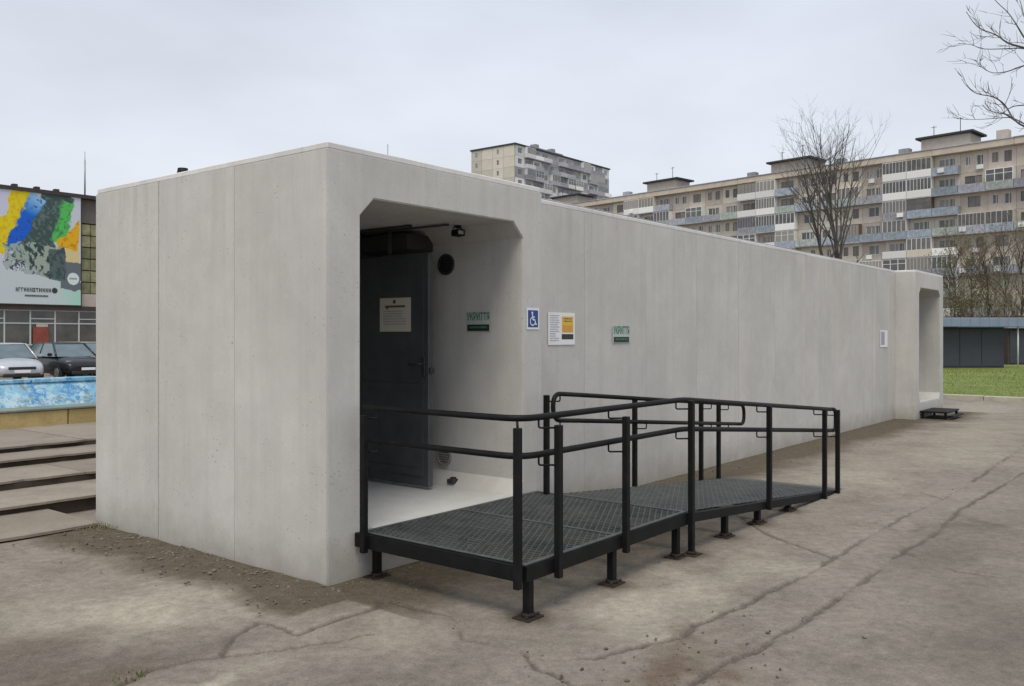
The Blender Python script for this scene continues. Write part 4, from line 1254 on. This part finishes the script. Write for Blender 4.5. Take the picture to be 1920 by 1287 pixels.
M['glassfar'] = farglass('window_glass')
M['white'] = plain('white_frame', (0.76, 0.76, 0.73), .6, var=.08, rand=.12)
M['woodf'] = plain('brown_frame', (0.17, 0.12, 0.085), .7, var=.15, rand=.2)
M['pblue'] = plain('parapet_blue', (0.29, 0.335, 0.385), .7, var=.25, scale=2.2, rand=.25)
M['pgrey'] = plain('parapet_grey', (0.32, 0.32, 0.35), .8, var=.25, scale=2.2, rand=.25)
M['pgreen'] = plain('parapet_green', (0.36, 0.40, 0.37), .8, var=.25, scale=2.2, rand=.25)
M['pred'] = plain('parapet_red', (0.33, 0.25, 0.22), .8, var=.25, scale=2.2, rand=.25)
M['plilac'] = plain('parapet_lilac', (0.32, 0.325, 0.37), .8, var=.25, scale=2.2, rand=.25)
BW, SH = 3.485, 2.8
def panel_mesh(openings, name, w=BW, h=SH, d=.16):
    """a facade panel with real openings (x0, x1, z0, z1), left to right, same z range allowed to differ"""
    mb = MB(); x = .015
    for (a, b, c, e) in openings:
        mb.box(x, a, -d, 0, .015, h-.015)
        mb.box(a, b, -d, 0, e, h-.015)
        if c > .05: mb.box(a, b, -d, 0, .015, c)
        x = b
    mb.box(x, w-.015, -d, 0, .015, h-.015)
    return mb.mesh(name, M['brick'])
def frame_mesh(openings, name, mull=True):
    mb = MB()
    for (a, b, c, e) in openings:
        t = .07
        mb.box(a, b, -.07, -.02, c, c+t); mb.box(a, b, -.07, -.02, e-t, e); mb.box(a, a+t, -.07, -.02, c+t, e-t); mb.box(b-t, b, -.07, -.02, c+t, e-t)
        if mull: x = a+(b-a)*.58; mb.box(x, x+.06, -.068, -.02, c+t, e-t)
    return mb.mesh(name, M['white'])
def pane_mesh(openings, name):
    mb = MB()
    for (a, b, c, e) in openings: mb.box(a+.05, b-.05, -.05, -.03, c+.05, e-.05)
    return mb.mesh(name, M['glassfar'])
OP = [[(.95, 2.55, .85, 2.30)], [(.55, 1.30, .95, 2.25), (2.05, 2.95, .85, 2.30)], [(.55, 1.95, .85, 2.30), (2.00, 2.75, .10, 2.30)], [(1.3, 2.05, .9, 2.2)]]
PANEL = [panel_mesh(o, 'wall_panel') for o in OP]
FRAME = [[frame_mesh([q], 'window') for q in o] for o in OP]
PANE = [[pane_mesh([q], 'pane') for q in o] for o in OP]
def windows(ty, root, loc, mat, rz=0, scale=None):
    for fm, pm in zip(FRAME[ty], PANE[ty]):
        wf = omat(link('window', fm, root, loc, rz), mat)
        if scale: wf.scale = scale
        link('pane', pm, wf)
mb = MB(); mb.box(.0, BW, -1.25, -.17, -.10, .06); SLAB = mb.mesh('balcony', M['pgrey'])
mb = MB(); mb.box(.03, BW-.03, -1.23, -1.17, .061, 1.08); mb.box(.03, .08, -1.169, -.17, .061, 1.08); mb.box(BW-.08, BW-.03, -1.169, -.17, .061, 1.08)
for k in range(9): mb.box(.08+k*.39, .13+k*.39, -1.255, -1.231, .10, 1.02)
PARA = mb.mesh('parapet', M['pblue'])
zt = SH-.12
def glazing(nm, t):
    mb = MB()
    for k in range(nm+1):
        x = .03+k*(BW-.06-t)/nm; mb.box(x, x+t, -1.22, -1.16, 1.081, zt-.06)
    return mb
GLZS = []
for nm, t in ((5, .07), (3, .10), (7, .05)):
    mb = glazing(nm, t)
    if nm == 3: mb.box(.03, BW-.03, -1.225, -1.155, 2.0, 2.07)
    mb.box(.03, BW-.03, -1.22, -1.16, zt-.06, zt); mb.box(.03, .08, -1.159, -.17, zt-.06, zt); mb.box(BW-.08, BW-.03, -1.159, -.17, zt-.06, zt)
    mb.box(.03, BW-.03, -1.20, -.17, zt+.001, zt+.03); mb.box(.045, .06, -1.16, -.17, 1.081, zt-.06); mb.box(BW-.06, BW-.045, -1.16, -.17, 1.081, zt-.06)
    GLZS.append(mb.mesh('glazing_frame', M['white']))
mb = MB(); mb.box(.09, BW-.09, -1.20, -1.18, 1.081, zt-.06)
GPN = mb.mesh('pane', M['glassfar'])
def omat(o, m):
    o.material_slots[0].link = 'OBJECT'; o.material_slots[0].material = m
    return o
def project(p):
    return 960+1654.75*p[0]/p[1], 628.69-1654.75*(p[2]-1.6)/p[1]
def hidden(p, marg=30):
    x, y = project(p)
    if x > 2010: return True
    if x < 1016: return y > 275+.22*(x-614)+marg
    if x < 1765: return y > 384+.19*(x-1019)+marg
    return False
BA = math.atan2(-.736, .677)
bl_len = BW*33
B0 = (67.1-.677*95, 115.6+.736*95)
block = thing('apartment_block', 'long nine storey beige apartment block with mixed balconies', 'building', (B0[0], B0[1], 0), BA)
def bw_(s, y, z): return (B0[0]+s*math.cos(BA)-y*math.sin(BA), B0[1]+s*math.sin(BA)+y*math.cos(BA), z)
mb = MB(); mb.box(-.3, bl_len+.3, .02, 12, 0, 26.55); mb.build('core', M['joint'], block)
mb = MB(); mb.box(-.35, bl_len+.35, -.15, 0.019, 0, 1.38); mb.build('plinth', M['joint'], block)
for k in range(11):
    a = k*BW*3
    MB().bbox(a+.02, a+BW*3-.02, -1.05, .3, 26.62, 27.45, .03).build('cornice_panel', M['cornice'], block)
    MB().bbox(a+.01, a+BW*3-.01, -1.15, .3, 27.46, 27.62, .02).build('coping', M['pgrey'], block)
mb = MB(); mb.box(-.3, bl_len+.3, .301, 12, 26.56, 27.3); mb.build('roof', M['roofdark'], block)
rnd = random.Random(77)
Z1 = 1.4
for k in range(33):
    t0 = 95-k*BW                 # k counts from the far end; residue counts from the near end
    kr = 32-k
    res = kr % 7
    for f in range(9):
        s0, z = k*BW, Z1+f*SH
        c = bw_(s0+BW/2, 0, z+SH*.8)
        if hidden(c, 40): continue
        bal = res in (1, 2, 3) or f in (7, 5, 3, 1)
        ty = 2 if bal else rnd.choice((0, 0, 1, 1, 3) if res in (6, 0) else (0, 1))
        pm = rnd.choice((M['brick'],)*5+(M['brick2'],)*3+(M['pink'],)*2)
        p = omat(link('wall_panel', PANEL[ty], block, (s0, 0, z)), pm)
        windows(ty, block, (s0, 0, z), rnd.choice((M['white'], M['white'], M['woodf'])))
        if bal:
            b_ = link('balcony', SLAB, block, (s0, 0, z))
            if res in (2, 3):
                pc = rnd.choice((M['white'], M['white'], M['pblue'], M['brick2'], M['pgrey'])); gl = rnd.random() < .7
            elif res == 1:
                pc = rnd.choice((M['pblue'], M['pblue'], M['white'], M['pgreen'])); gl = rnd.random() < .45
            else:
                pc = rnd.choice((M['pblue'], M['pblue'], M['pblue'], M['pgrey'], M['pgreen'], M['plilac'])); gl = rnd.random() < .35
            if f == 8 and res in (2, 3): pc = M['white']; gl = True
            if f == 8 and res == 1: pc = M['plilac'] if kr > 20 else M['pblue']; gl = False
            omat(link('parapet', PARA, b_), pc)
            if gl:
                omat(link('glazing_frame', rnd.choice(GLZS), b_), rnd.choice((M['white'], M['white'], M['woodf'], M['brick2'], pc)))
                link('pane', GPN, b_)
for _ in range(46):          # air conditioners under windows and on balcony fronts
    k, f = rnd.randrange(33), rnd.randrange(2, 9)
    c = bw_(k*BW+2.9, 0, Z1+f*SH+1)
    if hidden(c, 10): continue
    x0, y0 = k*BW+rnd.uniform(.2, 2.5), (-1.25 if ((32-k) % 7 in (1, 2, 3) or f in (7, 5, 3, 1)) else -.17)
    MB().bbox(x0, x0+.85, y0-.32, y0-.01, Z1+f*SH+.25, Z1+f*SH+.85, .02).build('air_conditioner', M['white'], block)
def hut(t, wd=6.6, h=1.55):
    s = 95-t
    mb = MB(); mb.box(s-wd/2, s+wd/2, .8, 4.8, 27.3, 27.3+h+.6); o = mb.build('roof_hut', M['brick'], block)
    mb = MB(); mb.bbox(s-wd/2-.6, s+wd/2+.6, .2, 5.4, 27.3+h+.61, 27.3+h+.92, .04); mb.build('hut_roof', M['roofdark'], o)
    mb = MB()
    for a, hh in ((-2.0, 1.7), (1.6, 2.3)): mb.tube([(s+a, 2, 27.3+h+.9), (s+a, 2, 27.3+h+.9+hh)], .05, 5); mb.box(s+a-.4, s+a+.4, 1.98, 2.02, 27.3+h+.7+hh, 27.3+h+.76+hh)
    mb.build('antenna', M['roofdark'], o)
for t in (10.3, 34.3, 59.9, 84): hut(t)
for t in (3.0, 16.2, 41.5, 68.5, 26): 
    s = 95-t; MB().bbox(s-.75, s+.75, 1.0, 2.2, 27.3, 28.7+(.5 if t == 3.0 else 0), .05).build('chimney', M['pink'] if t == 3.0 else M['pgrey'], block)

# ================================================================ FAR TOWER BLOCK
TX, TY = (965.5-960)/1654.75*240, 240.0
TH = 53.9
tower = thing('tower_block', 'grey high-rise block standing far behind the long apartment block', 'building', (TX, TY, 0), AZ)
M['tgrey'] = plain('tower_grey', (0.36, 0.36, 0.38), .9, var=.12, scale=.6, rand=.25)
M['tbeige'] = plain('tower_beige', (0.56, 0.53, 0.45), .9, var=.08, scale=.6, rand=.14)
M['twhite'] = plain('tower_white', (0.66, 0.66, 0.66), .8, var=.1, scale=.6, rand=.2)
mb = MB(); mb.box(.05, 47.5, .05, 15.5, 0, TH-.4); mb.build('core', M['joint'], tower)
mb = MB(); mb.box(-.4, 47.9, -.4, 15.9, TH-.4, TH); mb.build('roof', M['roofdark'], tower)
mb = MB(); mb.box(14, 27, 3, 11, TH, TH+1.5); mb.build('roof_hut', M['tgrey'], tower)
for a in (12, 20): MB().box(a, a+1.6, 2, 4, TH, TH+2.0).build('chimney', M['tgrey'], tower)
tsx, tsz = 3.95/BW, 2.95/SH
rnd = random.Random(19)
for f in range(8):
    z = TH-.45-(f+1)*2.95
    for k in range(12):
        P_ = W(0, 0)
        x0 = k*3.95+.05
        wx, wy = TX+x0*CA, TY+x0*SA
        if hidden((wx, wy, z+2.5), 25): continue
        bal = (k % 4 in (1, 2)) or rnd.random() < .18
        p = omat(link('wall_panel', PANEL[2 if bal else 0], tower, (x0, 0, z)), rnd.choice((M['tgrey'], M['tgrey'], M['twhite']))); p.scale = (tsx, 1, tsz)
        windows(2 if bal else 0, tower, (x0, 0, z), M['twhite'], 0, (tsx, 1, tsz))
        if bal:
            b_ = link('balcony', SLAB, tower, (x0, 0, z)); b_.scale = (tsx, 1, tsz)
            omat(link('parapet', PARA, b_), rnd.choice((M['tgrey'], M['twhite'], M['twhite'], M['pgrey'])))
            if rnd.random() < .5: link('pane', GPN, b_); omat(link('glazing_frame', rnd.choice(GLZS), b_), M['twhite'])
    for k in range(4):
        y0 = k*3.9
        if hidden((TX-y0*SA, TY+y0*CA, z+2.5), 25): continue
        ty = 3 if k in (1, 3) else None
        if ty is None:
            o = MB().box(.02, BW-.02, -.16, 0, .02, SH-.02).build('wall_panel', M['tbeige'], tower, (0, y0+3.9, z), R(-90))
        else:
            o = omat(link('wall_panel', PANEL[3], tower, (0, y0+3.9, z), R(-90)), M['tbeige'])
            windows(3, tower, (0, y0+3.9, z), M['twhite'], R(-90), (3.86/BW, 1, tsz))
        o.scale = (3.86/BW, 1, tsz)

# ================================================================ TREES
M['bark'] = plain('bark', (0.058, 0.050, 0.042), .9, var=.3, scale=6, bstr=.4)
M['twig'] = plain('twig_bark', (0.10, 0.09, 0.088), .9, var=.25, scale=3)
M['twigbrown'] = plain('twig_brown', (0.105, 0.080, 0.052), .9, var=.3, scale=3)
M['bud'] = leafmat('sparse_leaves', (0.13, 0.13, 0.045))
def grow(mb, rnd, p, d, ln, r, depth, maxd, up=.25, spread=.55, kids=(3, 5), wob=.16, taper=.35, shrink=(.5, .72), sides=None, tips=None, mbs=None):
    """a limb of a bare tree and, along it, its own limbs"""
    n = 5 if depth < 2 else 4 if depth < 3 else 3
    pts, rs = [p.copy()], [r]
    d = d.normalized(); q = p.copy()
    for i in range(n):
        d = (d + Vector((rnd.gauss(0, wob), rnd.gauss(0, wob), rnd.gauss(0, wob)+up*.25))).normalized()
        q = q + d*ln/n
        pts.append(q.copy()); rs.append(r*(1-(1-taper)*(i+1)/n))
    tgt = mbs[0] if (mbs and depth == 0) else mb
    tgt.tube(pts, rs, (8, 6, 5, 3, 3, 3)[min(depth, 5)], caps=False)
    if depth >= maxd:
        if tips is not None: tips.append((pts[-1], d))
        return
    for _ in range(rnd.randint(*kids)):
        t = rnd.uniform(.28, 1.0)
        i = min(int(t*n), n-1); a = pts[i].lerp(pts[i+1], t*n-i)
        base = (pts[i+1]-pts[i]).normalized()
        side = Vector((rnd.gauss(0, 1), rnd.gauss(0, 1), rnd.gauss(0, .6))); side = (side-base*side.dot(base)).normalized()
        nd = (base*(1-spread*.6) + side*spread + Vector((0, 0, up))).normalized()
        rr = rs[i]*rnd.uniform(.45, .65)
        grow(mb, rnd, a, nd, ln*rnd.uniform(*shrink)*(1.15-t*.45), max(rr, .0042), depth+1, maxd, up, spread, kids, wob, taper, shrink, sides, tips, mbs)
def at_px(x, d, z=0.0):
    return Vector(((x-960)/1654.75*d, d, z))

# the bare tree behind the shelter: two stems, long upright twigs
tr = thing('bare_tree', 'tall bare tree with two dark stems rising behind the shelter roof', 'tree', at_px(1572, 44), 0)
rnd = random.Random(23)
tk, cr = MB(), MB()
stems = [([(0,0,-.1), (.02,0,2.2), (.06,0,4.4), (-.10,0,6.0), (-.32,.1,7.6), (-.36,.2,9.2), (-.30,.2,10.8)], .15),
         ([(-.05,0,1.6), (-.42,.1,3.6), (-.75,.1,5.4), (-1.15,0,7.0), (-1.5,-.1,8.4), (-1.75,-.1,9.6)], .115)]
cc, cr_r = Vector((-1.05, 0, 10.3)), 2.8       # middle and reach of the round crown
for pts, r0 in stems:
    P_ = [Vector(p) for p in pts]; rs = [r0*(1-.86*i/(len(P_)-1)) for i in range(len(P_))]
    tk.tube(P_, rs, 9)
    for i in range(2, len(P_)):
        for _ in range(7 if i > 2 else 3):
            a = P_[i-1].lerp(P_[i], rnd.random())
            ang, el = rnd.uniform(0, 6.28), rnd.uniform(-.35, 1.25)
            tgt = cc + Vector((math.cos(ang)*math.cos(el), math.sin(ang)*math.cos(el), math.sin(el)))*cr_r*rnd.uniform(.75, 1.0)
            if i == 2: tgt = a + Vector((math.cos(ang)*1.6, math.sin(ang)*1.6, 1.1))
            v_ = tgt-a
            grow(cr, rnd, a, v_.normalized()+Vector((0, 0, .15)), v_.length*.92, min(rs[i]*.5, .06)+.008, 2, 4, up=.20, spread=.6, kids=(3, 5), wob=.13, taper=.22, shrink=(.32, .55))
tk.build('trunk', M['bark'], tr); cr.build('crown', M['twig'], tr)

# twiggy bush at its foot
def bush(x, d, h, n, label, seed, mat='twigbrown', leaves=0):
    t = thing('bare_bush', label, 'bush', at_px(x, d), 0)
    rnd = random.Random(seed); mb = MB(); tips = []
    for _ in range(n):
        a = rnd.uniform(0, 6.28); r_ = rnd.uniform(0, h*.16)
        grow(mb, rnd, Vector((math.cos(a)*r_, math.sin(a)*r_, -.05)), Vector((math.cos(a)*.3, math.sin(a)*.3, 1)), h*rnd.uniform(.6, .85), .022, 1, 3, up=.3, spread=.4, kids=(4, 6), wob=.1, tips=tips)
    mb.build('stems', M[mat], t)
    if leaves: leafage(t, rnd, tips, leaves)
    return t
def leafage(t, rnd, tips, n, size=.05):
    lf = MB()
    for _ in range(n):
        p, d = rnd.choice(tips); p = p + Vector((rnd.gauss(0, .18), rnd.gauss(0, .18), rnd.gauss(0, .2)))
        a = Vector((rnd.gauss(0, 1), rnd.gauss(0, 1), rnd.gauss(0, 1))).normalized()*size*rnd.uniform(.6, 1.4); b = a.orthogonal().normalized()*size*rnd.uniform(.4, .8)
        lf.add([tuple(p-a), tuple(p+b), tuple(p+a), tuple(p-b)], [(0, 1, 2, 3)])
    lf.build('crown', M['bud'], t)
bush(1512, 46, 5.9, 9, 'brown leafless bush rising behind the shelter beside the tall bare tree', 5)
bush(1556, 47, 5.2, 7, 'brown leafless bush directly behind the tall bare stems', 6)

def small_tree(x, d, h, label, seed, leaves=0, mat='twigbrown', lean=0):
    t = thing('young_tree', label, 'tree', at_px(x, d), 0, 'bare young trees before the apartment block')
    rnd = random.Random(seed); tk, cr, tips = MB(), MB(), []
    P_ = [Vector((0, 0, -.1)), Vector((lean*.2+rnd.gauss(0, .06), 0, h*.3)), Vector((lean*.55+rnd.gauss(0, .1), 0, h*.62)), Vector((lean, rnd.gauss(0, .2), h*.92))]
    tk.tube(P_, [.09, .07, .045, .015], 7)
    for i in range(1, 4):
        for _ in range(13):
            t_ = rnd.uniform(.1 if i > 1 else .6, 1); a = P_[i-1].lerp(P_[i], t_); ang = rnd.uniform(0, 6.28)
            grow(cr, rnd, a, Vector((math.cos(ang)*.7, math.sin(ang)*.7, .9)), h*rnd.uniform(.20, .34), .026, 1, 3, up=.3, spread=.5, kids=(4, 6), wob=.12, tips=tips)
    tk.build('trunk', M['bark'], t); cr.build('branches', M[mat], t)
    if leaves: leafage(t, rnd, tips, leaves, .07)
small_tree(1790, 58, 6.9, 'bare young tree with a few olive leaves by the far entrance', 41, 1100)
small_tree(1822, 61, 7.6, 'slim bare young tree, second from the far entrance', 42, 260)
small_tree(1852, 56, 6.6, 'bare young tree rising behind the middle of the kiosk roof', 43, 420)
small_tree(1884, 60, 7.8, 'bare young tree rising behind the kiosk corner post', 44, 300)
small_tree(1915, 57, 7.4, 'bare young tree at the picture edge behind the dark shed', 45, 500)
bush(1806, 54, 4.2, 8, 'olive twiggy bush behind the kiosk near the shelter', 51, leaves=700)
bush(1868, 53, 4.4, 8, 'olive twiggy bush behind the kiosk near its corner post', 52, leaves=800)

# the tree standing outside the frame on the right; its lower limbs reach into the picture
ot = thing('overhanging_tree', 'bare tree whose thin curved branches hang in at the upper picture corner', 'tree', (11.6, 13.4, 0), 0)
rnd = random.Random(63)
D0 = 13.0
def q(x, y, dd=0.0):
    d = D0+dd
    return Vector(((x-960)/1654.75*d-11.6, d-13.4, 1.6+(628.69-y)*d/1654.75))
tk, cr = MB(), MB()
tk.tube([Vector((0,0,-.1)), Vector((.05,0,1.5)), Vector((-.05,.05,3.0)), Vector((.0,0,4.6)), Vector((.1,0,6.4)), Vector((.0,.1,8.6))], [.20, .17, .15, .12, .08, .03], 10)
limbs = [
    ([(2360,330), (2150,262), (2000,250), (1935,242), (1903,226), (1884,197), (1862,182), (1832,176), (1814,163), (1803,148)], .024, .3),
    ([(1903,226), (1884,214), (1868,212), (1852,206), (1843,197)], .014, .3),
    ([(2340,260), (2120,160), (1985,112), (1920,90), (1890,81), (1868,66), (1838,54), (1822,38), (1812,22)], .024, -.2),
    ([(2330,200), (2100,130), (1960,102), (1925,76), (1906,47), (1890,24), (1868,3), (1850,-22)], .022, -.4),
    ([(2020,150), (1940,124), (1912,126), (1890,134), (1862,137), (1840,126), (1828,112)], .016, .2),
    ([(1985,112), (1925,92), (1880,92), (1845,92), (1820,84), (1797,82)], .012, .1),
    ([(1960,192), (1925,197), (1900,200), (1880,212), (1862,222)], .014, .5),
    ([(2330,150), (2120,40), (1980,-10), (1935,-30), (1890,-60)], .024, .2),
    ([(1935,242), (1900,222), (1870,222), (1840,224), (1806,224), (1786,219)], .010, .4),
    ([(1960,70), (1925,40), (1915,10), (1905,-25)], .014, .4),
]
for pts, r0, dd in limbs:
    P_ = [q(x, y, dd+.06*i*rnd.uniform(-1, 1)) for i, (x, y) in enumerate(pts)]
    # smooth
    Q = [P_[0]]
    for i in range(len(P_)-1):
        a = P_[max(i-1, 0)]; b = P_[i]; c = P_[i+1]; e = P_[min(i+2, len(P_)-1)]
        for s in (.33, .67, 1.0):
            Q.append(.5*((2*b)+(c-a)*s+(2*a-5*b+4*c-e)*s*s+(3*b-a-3*c+e)*s**3))
    n_ = len(Q); rs = [max(r0*(1-.88*(i/(n_-1))**.8), .0038) for i in range(n_)]
    cr.tube(Q, rs, 6, caps=False)
    for i in range(n_//4, n_-1):
        for _ in range(2):
            if rnd.random() < .62: continue
            base = (Q[i+1]-Q[i]).normalized(); side = Vector((rnd.gauss(-.3, .5), rnd.gauss(0, .8), rnd.gauss(.35, .6))); side = (side-base*side.dot(base)).normalized()
            grow(cr, rnd, Q[i], base*.75+side*.7+Vector((-.1, 0, .15)), rnd.uniform(.14, .42), max(rs[i]*.5, .0034), 3, 4, up=.18, spread=.5, kids=(1, 3), wob=.16)
for _ in range(16):
    ang = rnd.uniform(-1.9, 1.9); z = rnd.uniform(3.5, 8.2)
    grow(cr, rnd, Vector((0, 0, z)), Vector((math.cos(ang), math.sin(ang), .6)), rnd.uniform(1.6, 2.6), .035, 1, 3, up=.25, spread=.5, kids=(3, 4))
tk.build('trunk', M['bark'], ot); cr.build('crown', M['twig'], ot)
